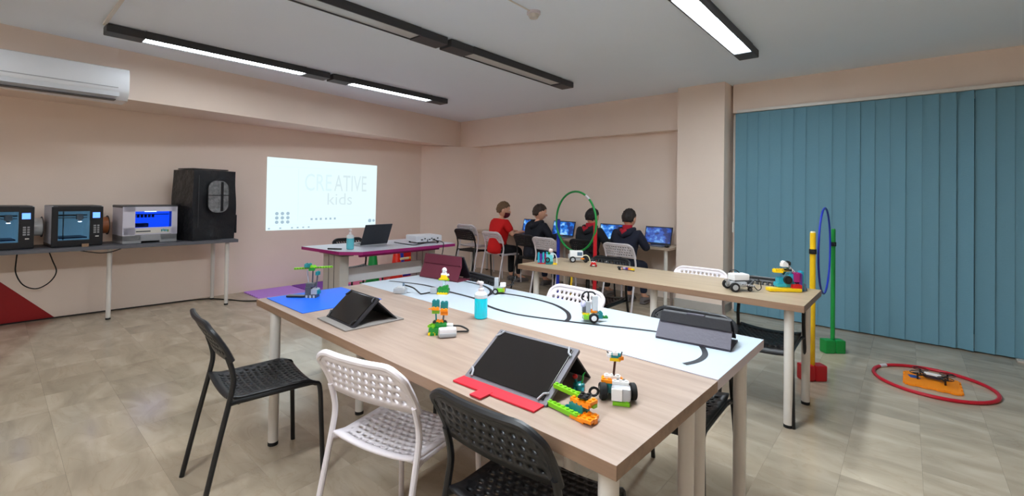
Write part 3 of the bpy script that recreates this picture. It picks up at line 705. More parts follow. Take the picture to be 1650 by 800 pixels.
# 4 green model with two flowers
t = thing('brick_robot', 'green toy brick model with two dancing figures and a white hub on the oak table', 'toy robot', (-1.505, 1.275, Z), R(42), GRP)
brick(t, LGREEN, (-0.012, 0, 0.0096), 4, 3, 2); brick(t, LGREEN, (-0.028, -0.006, 0), 2, 3, 1, rz=0.35); brick(t, LYEL, (-0.03, -0.02, 0), 2, 1, 1); brick(t, LGREEN, (0.006, 0.004, 0.0288), 3, 2, 2); brick(t, LLIME, (-0.03, 0, 0.0288), 2, 2, 1, rz=-0.4)
brick(t, LORG, (0.0, 0.004, 0.048), 2, 1, 1); brick(t, LBLK, (0.022, 0.004, 0.044), 1, 1, 1); brick(t, LBLK, (-0.022, 0.004, 0.044), 1, 1, 1)
rod(t, (-0.016, 0.004, 0.05), (-0.018, 0.004, 0.088), LTEAL, 0.0035); rod(t, (0.012, 0.004, 0.05), (0.016, 0.004, 0.082), LDG, 0.004)
for sx, bx, mm in ((-0.018, 0.0, LLIME), (0.018, -0.006, LORG)):
    brick(t, mm, (sx, 0.004, 0.086+bx), 2, 1, 2); brick(t, LORG, (sx, 0.0, 0.103+bx), 2, 2, 1); brick(t, LTEAL, (sx, 0.004, 0.113+bx), 2, 1, 3)
obj('beak', MB().cyl((-0.028, 0.0, 0.108), (-0.050, -0.004, 0.106), 0.006, 0.001, 8), LORG, t)
obj('hub_box', MB().box((0.038, -0.040, 0.02), (0.075, 0.042, 0.036), 0.25, ch=0.010), L_('hub_white', (214, 212, 214)), t)
obj('hub_side', MB().box((0.038, -0.042, 0.012), (0.070, 0.044, 0.018), 0.25, ch=0.006), LGREY, t)
obj('motor', MB().box((0.035, 0.015, 0.025), (0.04, 0.03, 0.03), ch=0.006), LWHITE, t)
cable(t, [(0.05, 0.02, 0.030), (0.085, 0.035, 0.024), (0.115, 0.03, 0.012), (0.118, 0.015, 0.008), (0.09, 0.01, 0.008), (0.06, -0.01, 0.012)], 0.004)

# 5 small rover by the black chair
t = thing('brick_robot', 'small yellow toy rover with grey motor block near the black chair on the white table', 'toy robot', (-1.865, 2.035, Z+0.003), R(38), GRP)
brick(t, LLIME, (0.012, 0, 0.012), 3, 3, 2); brick(t, LYEL, (0.03, 0, 0.012), 1, 3, 2); brick(t, LGREY, (0.0, 0, 0.0312), 4, 2, 1)
obj('motor', MB().box((-0.012, 0, 0.068), (0.026, 0.026, 0.055), ch=0.005), LGREY, t); obj('sensor', MB().box((0.028, -0.004, 0.054), (0.034, 0.022, 0.026), ch=0.004), LWHITE, t)
wheel(t, (-0.016, -0.030, 0.017), (0, 1, 0), 0.017); wheel(t, (0.025, 0.030, 0.017), (0, 1, 0), 0.017); wheel(t, (-0.016, 0.030, 0.017), (0, 1, 0), 0.017)
cable(t, [(0.03, 0.01, 0.055), (0.06, 0.02, 0.045), (0.09, 0.01, 0.07), (0.10, 0.03, 0.10), (0.07, 0.05, 0.08), (0.09, 0.06, 0.045), (0.05, 0.04, 0.04)], 0.003)

# 6 rover with cable loop
t = thing('brick_robot', 'toy rover with black cable loop and two grey motors in middle of white table', 'toy robot', (-1.135, 1.90, Z+0.0035), R(41), GRP)
brick(t, LLIME, (-0.018, -0.004, 0.012), 3, 3, 2); brick(t, LYEL, (-0.03, 0, 0.0312), 2, 2, 1); brick(t, LWHITE, (0.01, 0, 0.0312), 3, 2, 1); brick(t, LORG, (0.008, 0, 0.041), 2, 2, 1); brick(t, LTEAL, (0.034, 0.0, 0.014), 2, 2, 3)
brick(t, LGREEN, (0.054, 0.006, 0.012), 3, 1, 1)
obj('motor', MB().box((-0.020, 0, 0.066), (0.026, 0.030, 0.055), ch=0.004), LGREY, t); obj('motor', MB().box((0.014, 0, 0.085), (0.026, 0.030, 0.07), ch=0.004), L_('light_grey', (196, 200, 204)), t)
obj('sensor', MB().ball((-0.042, -0.006, 0.080), 0.015, 10, sc=(0.9, 0.9, 1.2)), L_('lilac', (190, 186, 214)), t); brick(t, LDG, (-0.038, 0, 0.043), 1, 2, 3)
wheel(t, (0.004, -0.034, 0.022), (0, 1, 0), 0.022, 0.016, LWHITE); wheel(t, (0.004, 0.034, 0.022), (0, 1, 0), 0.022, 0.016, LWHITE); wheel(t, (-0.03, 0.02, 0.012), (0, 1, 0), 0.012, 0.01)
cable(t, [(-0.03, 0, 0.09), (-0.048, 0, 0.108), (-0.040, 0, 0.130), (-0.022, 0, 0.138), (-0.016, 0, 0.12), (-0.018, 0, 0.08)], 0.0042)
cable(t, [(-0.022, 0, 0.134), (-0.010, -0.002, 0.138), (0.006, -0.002, 0.135), (0.016, 0, 0.125)], 0.004)

# 7 rover with antenna near the right edge
t = thing('brick_robot', 'toy rover with tall antenna dish, fat black wheels and lime base on the oak table', 'toy robot', (-0.645, 1.215, Z), R(28), GRP)
brick(t, LLIME, (0.018, -0.012, 0), 3, 3, 1); obj('hub_box', MB().box((0.018, -0.012, 0.029), (0.056, 0.044, 0.040), ch=0.012), L_('hub_silver', (178, 180, 184)), t); obj('hub_front', MB().box((0.006, -0.0345, 0.030), (0.030, 0.004, 0.034), ch=0.002), LWHITE, t)
brick(t, LTEAL, (-0.016, 0.022, 0.016), 2, 2, 3); brick(t, LORG, (-0.008, 0.020, 0.045), 4, 2, 1); brick(t, LWHITE, (-0.008, 0.022, 0.0546), 3, 1, 1); brick(t, LDG, (0.018, 0.012, 0.045), 2, 1, 1); brick(t, LWHITE, (0.016, 0.0, 0.048), 3, 1, 1)
wheel(t, (-0.034, 0.0, 0.024), (1, 0.25, 0), 0.024, 0.020, LBLK); wheel(t, (0.052, 0.014, 0.026), (1, 0.25, 0), 0.024, 0.016, LDG); wheel(t, (-0.012, 0.046, 0.02), (1, 0.25, 0), 0.020, 0.016, LDG)
obj('ring', MB().tube([(-0.060+0.012*math.cos(a*PI/6), -0.004+0.004*math.cos(a*PI/6), 0.020+0.012*math.sin(a*PI/6)) for a in range(12)], 0.004, 6, True), LBLK, t)
rod(t, (-0.004, 0.022, 0.06), (0.000, 0.022, 0.112), L_('brown', (70, 30, 25)), 0.0036)
brick(t, LYEL, (0.0, 0.022, 0.108), 2, 1, 1); brick(t, LTEAL, (0, 0.022, 0.1176), 2, 1, 1); brick(t, LWHITE, (0.0, 0.022, 0.124), 1, 1, 1)
rod(t, (-0.012, 0.022, 0.114), (-0.024, 0.022, 0.134), LDG, 0.002, 'antenna'); rod(t, (0.012, 0.022, 0.114), (0.020, 0.022, 0.136), LDG, 0.002, 'antenna')
brick(t, LWHITE, (-0.014, 0.022, 0.118), 1, 1, 1, rz=.6); brick(t, LORG, (0.014, 0.022, 0.112), 1, 1, 1, rz=.6)

# 8 small teal plant
t = thing('brick_flower', 'tiny teal toy brick piece with a red bud and green leaf beside the large tablet', 'toy', (-0.765, 1.21, Z), R(30))
obj('pot', MB().lathe([(0.016, 0), (0.019, 0.004), (0.018, 0.016), (0.012, 0.020)], 14), LTEAL, t); brick(t, LAZ, (0, 0, 0.0), 2, 2, 1)
obj('stem', MB().tube([(-0.008, 0, 0.018), (-0.011, 0, 0.032)], 0.004, 8), LTEAL, t); obj('bud', MB().lathe([(0.004, 0.030), (0.008, 0.035), (0.008, 0.040), (0.004, 0.044)], 10, (-0.012, 0, 0)), LRED, t)
obj('leaf', MB().tube([(0.008, 0, 0.016), (0.012, 0, 0.03), (0.013, 0, 0.044), (0.018, 0, 0.052)], [0.006, 0.0055, 0.0045, 0.002], 8, flat=0.5), LGREEN, t)

# 9 lime crocodile
t = thing('brick_robot', 'lime green toy brick crocodile with open jaws and orange tail on the oak table', 'toy robot', (-0.645, 1.062, Z), R(-8), GRP)
brick(t, LLIME, (-0.066, -0.022, 0.002), 7, 1, 1.3); brick(t, LLIME, (-0.074, 0.012, 0.040), 7, 1, 1.2); brick(t, LORG, (-0.012, -0.014, 0.0), 3, 2, 1); brick(t, LORG, (0.016, -0.008, 0.006), 2, 3, 1, rz=0.2); brick(t, LORG, (0.010, -0.004, 0.0), 3, 1, 1.5)
brick(t, LTEAL, (-0.030, 0.004, 0.0), 3, 2, 3.2); brick(t, LTEAL, (-0.062, 0.0, 0.0), 2, 1, 1); brick(t, LORG, (-0.022, 0.0, 0.0307), 4, 1, 1.2); brick(t, LLIME, (-0.006, 0.014, 0.0307), 3, 1, 1); brick(t, LORG, (0.008, 0.010, 0.040), 1, 2, 1); brick(t, LBLK, (-0.016, 0.010, 0.0505), 2, 2, 0.5, rz=0.4)

# table 2 models
# 10 purple / teal model
t = thing('brick_robot', 'teal and purple toy brick model at the left end of the pale oak table', 'toy robot', (-2.39, 3.25, Z), R(36), GRP)
brick(t, LYEL, (0.055, -0.02, 0), 3, 3, 1); brick(t, LTEAL, (0.012, -0.02, 0), 4, 3, 2, hz=0.012); brick(t, LRED, (-0.05, 0, 0), 5, 2, 1)
for i, mm in enumerate((LAZ, LPUR, LAZ, LMAG)): brick(t, mm, (-0.084+0.021*i, 0.0, 0.0096), 1, 2, 9-(i % 2), p=0.018)
obj('gear_block', MB().box((0.012, -0.02, 0.055), (0.06, 0.04, 0.06), ch=0.004), L_('light_teal', (110, 200, 205)), t); wheel(t, (-0.004, -0.045, 0.04), (0, 1, 0), 0.022, 0.012, LTEAL)
brick(t, L_('ice', (190, 215, 225)), (0.034, -0.024, 0.06), 2, 2, 4); brick(t, LGREEN, (0.005, -0.01, 0.085), 1, 2, 2); brick(t, LAZ, (-0.012, -0.02, 0.085), 1, 2, 2); obj('head', MB().ball((0.022, -0.02, 0.118), 0.020, 12), L_('pink_white', (230, 205, 200)), t)
obj('hose', MB().tube(smooth_path([(0.04, -0.02, 0.095), (0.062, -0.02, 0.085), (0.075, -0.02, 0.05), (0.078, -0.02, 0.01)], 5), 0.004, 8), LWHITE, t)
# 11 white robot with black wheels
t = thing('brick_robot', 'white brick robot with black wheels and a curved hose on pale oak table', 'toy robot', (-2.28, 3.53, Z), R(36), GRP)
obj('brain_block', MB().box((0, 0, 0.075), (0.12, 0.08, 0.055), ch=0.006), LWHITE, t); obj('display', MB().box((0.03, -0.041, 0.078), (0.045, 0.004, 0.032)), L_('blue_grey', (90, 110, 130)), t)
brick(t, LGREY, (0, 0, 0.02), 7, 4, 2.5); brick(t, LGREY, (-0.055, 0, 0.03), 2, 3, 4); wheel(t, (-0.032, -0.045, 0.027), (0, 1, 0), 0.027, 0.02, LGREY); wheel(t, (-0.032, 0.045, 0.027), (0, 1, 0), 0.027, 0.02, LGREY)
wheel(t, (0.085, -0.02, 0.028), (1, 0.6, 0), 0.028, 0.02, LDG); brick(t, LORG, (0.055, -0.035, 0.03), 2, 1, 1); obj('hose', MB().tube(smooth_path([(0.06, -0.02, 0.06), (0.09, -0.02, 0.066), (0.115, -0.02, 0.045), (0.125, -0.02, 0.004)], 5), 0.005, 8), L_('cream', (220, 210, 170)), t)
# 12 red car
t = thing('brick_car', 'small red and white toy brick car on the pale oak table', 'toy car', (-2.03, 3.415, Z), R(30))
brick(t, LWHITE, (0, 0, 0.008), 4, 2, 0.8); brick(t, LRED, (0, 0, 0.0156), 3, 2, 1.2); brick(t, LRED, (0, 0, 0.027), 2, 2, 0.8); brick(t, LWHITE, (0, 0, 0.0346), 2, 1, 0.5)
for sx in (-0.02, 0.022):
    for sy in (-0.02, 0.02): wheel(t, (sx, sy, 0.010), (0, 1, 0), 0.010, 0.008, LRED)
# 13 stick
t = thing('brick_stick', 'purple and yellow toy brick stick with small wheel on pale oak table', 'toy', (-1.75, 3.42, Z), R(-12))
for i, mm in enumerate((LDG, LDG, L_('lilac', (190, 186, 214)), LPUR, LORG, LYEL)): brick(t, mm, (-0.06+0.027*i, 0.02, 0.008), 2, 1, 1.2)
rod(t, (-0.07, 0.02, 0.010), (0.09, 0.02, 0.010), LGREY, 0.006, 'axle'); brick(t, LORG, (-0.028, 0.0, 0.004), 1, 2, 1); wheel(t, (-0.02, -0.022, 0.014), (1, 0.4, 0), 0.014, 0.02, LWHITE); obj('skid', MB().box((0.02, 0.02, 0.004), (0.14, 0.014, 0.008)), LDG, t)
# 14 grey robot
t = thing('brick_robot', 'grey two-wheeled brick robot with a white control block on the pale oak table', 'toy robot', (-0.83, 3.22, Z), R(38), GRP)
obj('brain_block', MB().box((0.005, 0.01, 0.088), (0.11, 0.075, 0.045), 0.2, ch=0.010), LWHITE, t); obj('brain_side', MB().box((0.012, 0.01, 0.066), (0.115, 0.07, 0.016), 0.2, ch=0.004), LDG, t)
obj('motor', MB().box((-0.01, -0.02, 0.045), (0.10, 0.04, 0.035), ch=0.01), LGREY, t); obj('motor', MB().box((-0.01, 0.035, 0.045), (0.10, 0.04, 0.035), ch=0.01), LGREY, t)
wheel(t, (-0.045, -0.055, 0.030), (0, 1, 0), 0.030, 0.022, LGREY); wheel(t, (-0.045, 0.065, 0.030), (0, 1, 0), 0.030, 0.022, LGREY); wheel(t, (0.065, -0.02, 0.014), (0, 1, 0), 0.014, 0.014, LDG)
beam(t, (0.0, -0.045, 0.05), (0.085, -0.045, 0.038), LGREY); beam(t, (0.04, -0.04, 0.03), (0.09, -0.02, 0.07), LDG); beam(t, (-0.07, 0.03, 0.06), (-0.075, -0.03, 0.07), LGREY); brick(t, LDG, (0.07, 0.005, 0.024), 2, 3, 3)
cable(t, [(0.07, 0.0, 0.06), (0.105, -0.01, 0.055), (0.125, -0.01, 0.075), (0.135, -0.01, 0.05), (0.14, -0.01, 0.02), (0.115, -0.02, 0.008), (0.095, -0.01, 0.03)], 0.003)
cable(t, [(0.02, 0.03, 0.108), (0.0, 0.04, 0.125), (-0.03, 0.05, 0.12), (-0.05, 0.04, 0.09)], 0.003)
# 15 crane
t = thing('brick_robot', 'azure, magenta and yellow toy brick crane at the right end of the pale oak table', 'toy robot', (-0.60, 3.46, Z), R(38), GRP)
obj('tray', MB().box((-0.03, -0.03, 0.010), (0.17, 0.05, 0.018), ch=0.004), LYEL, t); brick(t, LRED, (0.035, -0.03, 0.018), 3, 2, 2); brick(t, LAZ, (-0.01, 0, 0.022), 6, 3, 2); wheel(t, (-0.008, -0.03, 0.062), (0, 1, 0), 0.022, 0.014, LBLK)
brick(t, LAZ, (-0.035, 0.0, 0.041), 2, 2, 3); brick(t, LAZ, (0.02, 0.0, 0.041), 2, 2, 5); brick(t, LMAG, (0.045, -0.012, 0.05), 2, 2, 5); brick(t, LPUR, (0.062, -0.012, 0.0), 1, 2, 10); brick(t, LAZ, (0.076, 0, 0.0), 1, 2, 11); brick(t, L_('blue_grey', (90, 110, 130)), (0.09, -0.0, 0.0), 1, 2, 4)
beam(t, (0.04, 0, 0.10), (0.005, 0, 0.135), LWHITE, 0.012); beam(t, (-0.02, 0, 0.085), (0.01, 0, 0.125), LTEAL, 0.010)
brick(t, LYEL, (-0.03, 0, 0.105), 5, 2, 1, rz=0.1); brick(t, LYEL, (-0.05, -0.006, 0.098), 3, 2, 1, rz=-0.2); brick(t, LWHITE, (-0.012, 0, 0.130), 2, 2, 2); brick(t, LWHITE, (-0.016, 0, 0.149), 1, 2, 1); brick(t, LBLK, (0.008, 0, 0.138), 1, 2, 2)
beam(t, (-0.02, -0.014, 0.115), (0.02, -0.014, 0.112), LBLK, 0.009); t.scale = (1.2, 1.2, 1.2)

# ------------------------------------------------------------------ printers
PBLK = mat('printer_black', (24, 24, 28), 0.35, noise=0.04)
PSIL = mat('printer_silver', (178, 178, 186), 0.4, noise=0.03)
CHAM = mat('chamber_light', (150, 172, 186), 0.5, emit=(120, 165, 190), estr=0.28, noise=0.05)
GLASS = mat('printer_glass', (190, 205, 215), 0.04, trans=1.0, ior=1.1, noise=0.01)
BLUES = mat('blue_display', (60, 110, 255), 0.3, emit=(100, 150, 255), estr=1.4, noise=0.05)
def printer(label, y, rz=R(5)):
    t = thing('desktop_printer', label, '3d printer', (-6.30, y, 0.7672), rz, 'black desktop 3d printers')
    W, D, H = 0.37, 0.36, 0.40
    x = D/2
    # hollow shell with an open front window
    s = MB(); s.box((0, -W/2+0.006, H/2+0.012), (D-0.02, 0.012, H-0.03), ch=0.003); s.box((0, W/2-0.006, H/2+0.012), (D-0.02, 0.012, H-0.03), ch=0.003); s.box((-x+0.01, 0, H/2+0.01), (0.012, W-0.02, H-0.03))
    obj('side_panels', s, PSIL, t)
    obj('top_cover', MB().box((-0.005, 0, H-0.012), (D-0.012, W-0.006, 0.022), ch=0.008), DGREY, t)
    obj('base', MB().box((0, 0, 0.022), (D, W, 0.044), ch=0.008), PBLK, t)
    f = MB(); yw0, yw1 = -W/2+0.045, 0.085
    f.box((x, -W/2+0.022, H/2), (0.022, 0.046, H-0.02), ch=0.006); f.box((x, (yw1+W/2)/2, H/2), (0.022, W/2-yw1, H-0.02), ch=0.006)
    f.box((x, (yw0+yw1)/2, 0.035), (0.022, yw1-yw0+0.01, 0.06), ch=0.004); f.box((x, (yw0+yw1)/2, H-0.03), (0.022, yw1-yw0+0.01, 0.05), ch=0.004)
    obj('front_frame', f, PBLK, t)
    obj('chamber', MB().box((-x+0.03, (yw0+yw1)/2, 0.2), (0.01, yw1-yw0+0.04, 0.30)).box((0, 0.10, 0.2), (D-0.06, 0.006, 0.30)).box((0, 0, 0.05), (D-0.05, W-0.04, 0.008)), CHAM, t)
    obj('gantry', MB().box((0.02, (yw0+yw1)/2, 0.30), (0.02, yw1-yw0+0.02, 0.016)).box((0.02, (yw0+yw1)/2, 0.275), (0.02, yw1-yw0+0.02, 0.008)).box((0.06, yw0+0.055, 0.2), (0.008, 0.008, 0.28)), GREYP, t)
    hd = obj('print_head', MB().box((0.05, 0.035, 0.285), (0.05, 0.05, 0.055), ch=0.006).lathe([(0.014, 0.0), (0.014, 0.02)], 10, (0.06, 0.035, 0.24)), WHITEP, t)
    obj('head_lamp', MB().lathe([(0.012, 0), (0.016, 0.004)], 10, (0.06, 0.035, 0.234)), mat('head_led', (255, 255, 255), 0.3, emit=(225, 240, 255), estr=6, noise=0.01), hd)
    obj('build_plate', MB().box((0.03, (yw0+yw1)/2, 0.085), (0.26, 0.20, 0.012), ch=0.003), mat('plate_blue', (30, 40, 90), 0.4, noise=0.05), t)
    obj('window_pane', MB().box((x+0.004, (yw0+yw1)/2, 0.21), (0.004, yw1-yw0-0.004, 0.295)), GLASS, t)
    obj('display', MB().box((x+0.0115, 0.132, 0.305), (0.004, 0.055, 0.055)), BLUES, t)
    k = MB()
    for i in range(4): k.box((x+0.0115, 0.122, 0.20-0.022*i), (0.004, 0.020, 0.015), ch=0.001)
    for i in range(4): k.box((x+0.0115, 0.148, 0.20-0.022*i), (0.004, 0.016, 0.015), ch=0.001)
    obj('keypad', k, GREYP, t); obj('badge', MB().box((x+0.0115, 0.140, 0.095), (0.003, 0.026, 0.010)), WHITE, t)
    sp = obj('filament_spool', MB().cyl((-0.02, W/2+0.002, 0.19), (-0.02, W/2+0.075, 0.19), 0.085, None, 24), L_('spool_white', (205, 205, 205)) if y < 0.3 else mat('copper_filament', (160, 92, 50), 0.4, noise=0.05, nscale=60), t)
    obj('spool_flange', MB().cyl((-0.02, W/2+0.075, 0.19), (-0.02, W/2+0.079, 0.19), 0.10, None, 24), DGREY, sp)
    return t
printer('black desktop 3d printer cut by the left edge of the picture', 0.085)
printer('complete black desktop 3d printer with a copper spool at its right side', 0.565)
# white printer
WPL = mat('printer_white', (205, 202, 215), 0.4, noise=0.02)
t = thing('desktop_printer', 'wide white and grey 3d printer with a bright blue window, left of the black tent', '3d printer', (-6.28, 1.13, 0.7672), R(5))
D, W, H = 0.36, 0.475, 0.40; x = D/2
obj('base', MB().box((0, -W/2+0.08, 0.045), (D, 0.16, 0.09), ch=0.01).box((0, W/2-0.08, 0.045), (D, 0.16, 0.09), ch=0.01).box((0, 0, 0.055), (D, W, 0.07), ch=0.01), GREYP, t)
obj('top_cover', MB().box((-0.004, 0, H-0.014), (D, W+0.006, 0.028), ch=0.01), DGREY, t)
f = MB(); y0, y1, z0, z1 = -0.135, 0.185, 0.165, 0.335
f.box((0, -W/2+0.006, 0.235), (D-0.01, 0.012, 0.30)); f.box((0, W/2-0.006, 0.235), (D-0.01, 0.012, 0.30)); f.box((-x+0.01, 0, 0.235), (0.012, W-0.01, 0.30))
f.box((x-0.01, (-W/2+y0)/2, 0.235), (0.02, y0+W/2, 0.30)); f.box((x-0.01, (W/2+y1)/2, 0.235), (0.02, W/2-y1, 0.30)); f.box((x-0.01, 0, (0.09+z0)/2), (0.02, W-0.02, z0-0.09)); f.box((x-0.01, 0, (z1+0.385)/2), (0.02, W-0.02, 0.385-z1))
obj('shell', f, WPL, t)
BCH = mat('blue_chamber', (20, 70, 235), 0.5, emit=(20, 80, 255), estr=0.9, noise=0.15, nscale=12)
obj('chamber', MB().box((0.02, (y0+y1)/2, (z0+z1)/2), (0.008, y1-y0+0.05, z1-z0+0.06)), BCH, t)
g = MB().box((0.08, (y0+y1)/2, 0.30), (0.02, y1-y0, 0.008)).box((0.06, -0.06, 0.185), (0.08, 0.12, 0.04))
for i in range(6): g.box((0.09, -0.12+0.032*i, 0.282), (0.02, 0.02, 0.028))
obj('print_parts', g, mat('dark_blue_parts', (25, 40, 90), 0.4, noise=0.05), t)
obj('window_light', MB().box((0.085, 0.02, z1-0.004), (0.02, 0.10, 0.006)), mat('window_led', (255, 255, 255), 0.3, emit=(180, 220, 255), estr=5, noise=0.01), t)
obj('window_pane', MB().box((x-0.002, (y0+y1)/2, (z0+z1)/2), (0.004, y1-y0-0.004, z1-z0-0.004)), GLASS, t)
obj('label_strip', MB().box((x+0.001, 0.02, 0.125), (0.004, 0.30, 0.045)), WHITE, t)
obj('slot', MB().box((x+0.003, -0.065, 0.125), (0.003, 0.125, 0.012)), DGREY, t)
for i, (mm, dz) in enumerate(((LTEAL, 0), (LAZ, 0.005), (LTEAL, 0), (LAZ, 0.0), (LGREEN, -0.004))): obj('logo_mark', MB().box((x+0.0035, 0.095+0.014*i, 0.128+dz), (0.002, 0.010, 0.026)), mm, t)
# black tent enclosure
TENT = mat('tent_fabric', (32, 33, 36), 0.38, bump=2.5, bscale=7, noise=0.15, nscale=7)
t = thing('printer_enclosure', 'tall black fabric printer enclosure with a clear round-cornered window at table end', 'enclosure', (-6.26, 1.675, 0.7672), R(15))
bm = bmesh.new(); bmesh.ops.create_cube(bm, size=1); bmesh.ops.subdivide_edges(bm, edges=bm.edges[:], cuts=9, use_grid_fill=True)
rnd = random.Random(3)
for v in bm.verts:
    p = v.co
    n = max(abs(p.x), abs(p.y)) > 0.499
    wob = 0.012*math.sin(9*p.z+5*p.y)+0.010*math.sin(14*p.y+3*p.z)*math.cos(7*p.z)
    bul = 1+0.03*math.cos(p.z*PI)
    v.co = Vector((p.x*0.40*bul+wob*(1 if p.x > 0.49 else .3)*math.cos(p.y*PI), p.y*0.47*bul+wob*0.4, (p.z+0.5)*0.80+(0.02*(1-4*p.y*p.y)*(1-4*p.x*p.x) if p.z > 0.49 else 0)))
obj('fabric', MB().bm(bm), TENT, t, smooth=0.9)
def rrect(w_, h_, r_, n=6):
    P = []
    for (sx, sy, a0) in ((1, 1, 0), (-1, 1, 90), (-1, -1, 180), (1, -1, 270)):
        for i in range(n+1):
            a = R(a0+90*i/n); P.append((sx*(w_/2-r_)+r_*math.cos(a), sy*(h_/2-r_)+r_*math.sin(a)))
    return P
WX = Matrix(((0, 0, 1, 0.226), (1, 0, 0, 0.02), (0, 1, 0, 0.50), (0, 0, 0, 1)))
obj('clear_window', MB().prism(rrect(0.23, 0.37, 0.09), 0, 0.008, M=WX), mat('clear_plastic', (120, 121, 122), 0.12, noise=0.75, nscale=22, bump=2.0, bscale=18), t)
obj('window_seam', MB().tube([tuple(WX @ Vector((a, b_, 0.008))) for a, b_ in rrect(0.235, 0.375, 0.092)], 0.004, 6, True).box((0.236, 0.02, 0.515), (0.004, 0.235, 0.008)).box((0.2355, 0.06, 0.5), (0.003, 0.03, 0.34)), BLACKP, t)
obj('zip', MB().tube([(0.213, -0.19, 0.15), (0.219, -0.19, 0.45), (0.213, -0.185, 0.74)], 0.003, 6), DGREY, t)
obj('top_flap', MB().box((-0.03, 0.0, 0.815), (0.30, 0.40, 0.012), ch=0.004), TENT, t)
obj('side_pocket', MB().box((0.12, 0.262, 0.17), (0.14, 0.018, 0.22), ch=0.006), TENT, t)
# small card and cables
tag(obj('price_card', MB().box((0, 0, 0.015), (0.004, 0.05, 0.03), ch=0.001), mat('brown_card', (150, 120, 92), 0.6, noise=0.25, nscale=80), None, (-6.055, 0.63, 0.7672), (0, 0, R(-2))), 'small brown and white card in front of the middle black printer', 'card')
tag(obj('power_cable', MB().tube(smooth_path([(-6.57, 0.20, 0.735), (-6.55, 0.19, 0.62), (-6.56, 0.19, 0.50), (-6.55, 0.24, 0.38), (-6.54, 0.33, 0.33), (-6.54, 0.42, 0.38), (-6.55, 0.47, 0.48), (-6.56, 0.44, 0.60), (-6.57, 0.40, 0.735)], 6), 0.006, 6), CABLE), 'black power cable hanging in a loop under the printer table', 'cable')
tag(obj('power_cable', MB().tube(smooth_path([(-6.09, 0.60, 0.727), (-6.03, 0.66, 0.715), (-6.02, 0.74, 0.70), (-6.02, 0.82, 0.705), (-6.06, 0.90, 0.727)], 6), 0.005, 6), CABLE), 'short black cable sagging under the front edge of the printer table', 'cable')
tag(obj('floor_cable', MB().tube(smooth_path([(-6.59, -0.9, 0.008), (-6.59, 0.3, 0.008), (-6.58, 0.8, 0.007), (-6.55, 1.3, 0.007), (-6.50, 1.75, 0.007), (-6.25, 1.95, 0.007), (-6.05, 2.05, 0.007), (-5.85, 2.25, 0.007), (-5.5, 2.3, 0.007)], 6), 0.007, 6), CABLE), 'black cable running along the foot of the left wall', 'cable')

# ------------------------------------------------------------------ floor mats, hurdle cones behind the purple desk
FM = [('lilac', (196, 140, 232)), ('purple', (128, 60, 170)), ('pink', (222, 110, 150)), ('red', (200, 40, 50))]
def fmat(label, cx, cy, rgbname, rgb):
    b = MB().box((0, 0, 0.006), (0.594, 0.594, 0.012), ch=0.003)
    for i in range(8):
        b.box((-0.255+0.073*i, -0.299, 0.006), (0.036, 0.016, 0.011)); b.box((0.299, -0.255+0.073*i, 0.006), (0.016, 0.036, 0.011))
    tag(obj('foam_mat', b, mat('foam_'+rgbname, rgb, 0.7, noise=0.04), None, (cx, cy, 0.0003)), label, 'mat', 'foam floor mats')
fmat('lilac foam floor mat at the wall, nearest the printer table', -6.29, 2.53, *FM[0])
fmat('dark purple foam floor mat at the wall under the projected picture', -6.29, 3.15, *FM[1])
fmat('lilac foam floor mat one row out from the wall, beside the purple desk', -5.67, 2.90, *FM[0])
fmat('pink foam floor mat at the wall behind the purple-edged desk', -6.29, 3.77, *FM[2])
fmat('red foam floor mat at the wall beyond the pink ones', -6.29, 4.39, *FM[3])
fmat('pink foam floor mat one row out, seen under the purple-edged desk', -5.67, 3.52, *FM[2])
fmat('pink foam floor mat two rows out, half under the purple-edged desk', -5.07, 3.27, *FM[2])
fmat('red foam floor mat two rows out, beyond the right end of the purple-edged desk', -5.07, 3.89, *FM[3])
fmat('red foam floor mat one row out, right under the hurdle bar', -5.67, 4.14, *FM[3])
def cone(label, x, y, m, h=0.50):
    t = thing('hurdle_cone', label, 'cone', (x, y, 0.0125), 0, 'plastic hurdle cones')
    obj('cone_body', MB().lathe([(0.105, 0.02), (0.10, 0.03), (0.05, h-0.02), (0.045, h), (0.03, h)], 24), m, t)
    obj('base', MB().box((0, 0, 0.011), (0.27, 0.27, 0.02), ch=0.006), m, t)
    return t
PG, PRD, PYL, PBL = mat('hoop_green', (18, 140, 60), 0.35, noise=0.03), mat('hoop_red', (196, 24, 36), 0.35, noise=0.03), mat('hoop_yellow', (238, 192, 20), 0.35, noise=0.03), mat('hoop_blue', (28, 50, 170), 0.35, noise=0.03)
cone('green hurdle cone behind the purple-edged desk', -5.9, 3.71, PG, 0.46)
cone('red hurdle cone holding the bar behind the purple-edged desk', -5.9, 4.12, L_('bright_red', (225, 40, 20)), 0.44)
cone('yellow hurdle cone behind the purple-edged desk at the bar end', -5.9, 4.62, PYL, 0.36)
cone('blue hurdle cone at the wall behind the red one', -6.22, 4.40, PBL, 0.47)
hb = thing('hurdle_bar', 'orange and white striped hurdle bar between red and yellow cones', 'bar', (-5.79, 4.11, 0.345))
for i in range(4): obj('bar_section', MB().cyl((0, 0.005+0.14*i, 0.002*i), (0, 0.145+0.14*i, 0.002*(i+1)), 0.020, None, 12), LORG if i % 3 else L_('cream', (220, 210, 170)), hb)
tag(obj('leaning_panel', MB().box((0, 0, 0.26), (0.02, 0.30, 0.52), ch=0.006), L_('panel_red', (215, 30, 35)), None, (-6.50, 4.83, 0.0)), 'flat red foam panel standing against the left wall', 'panel')

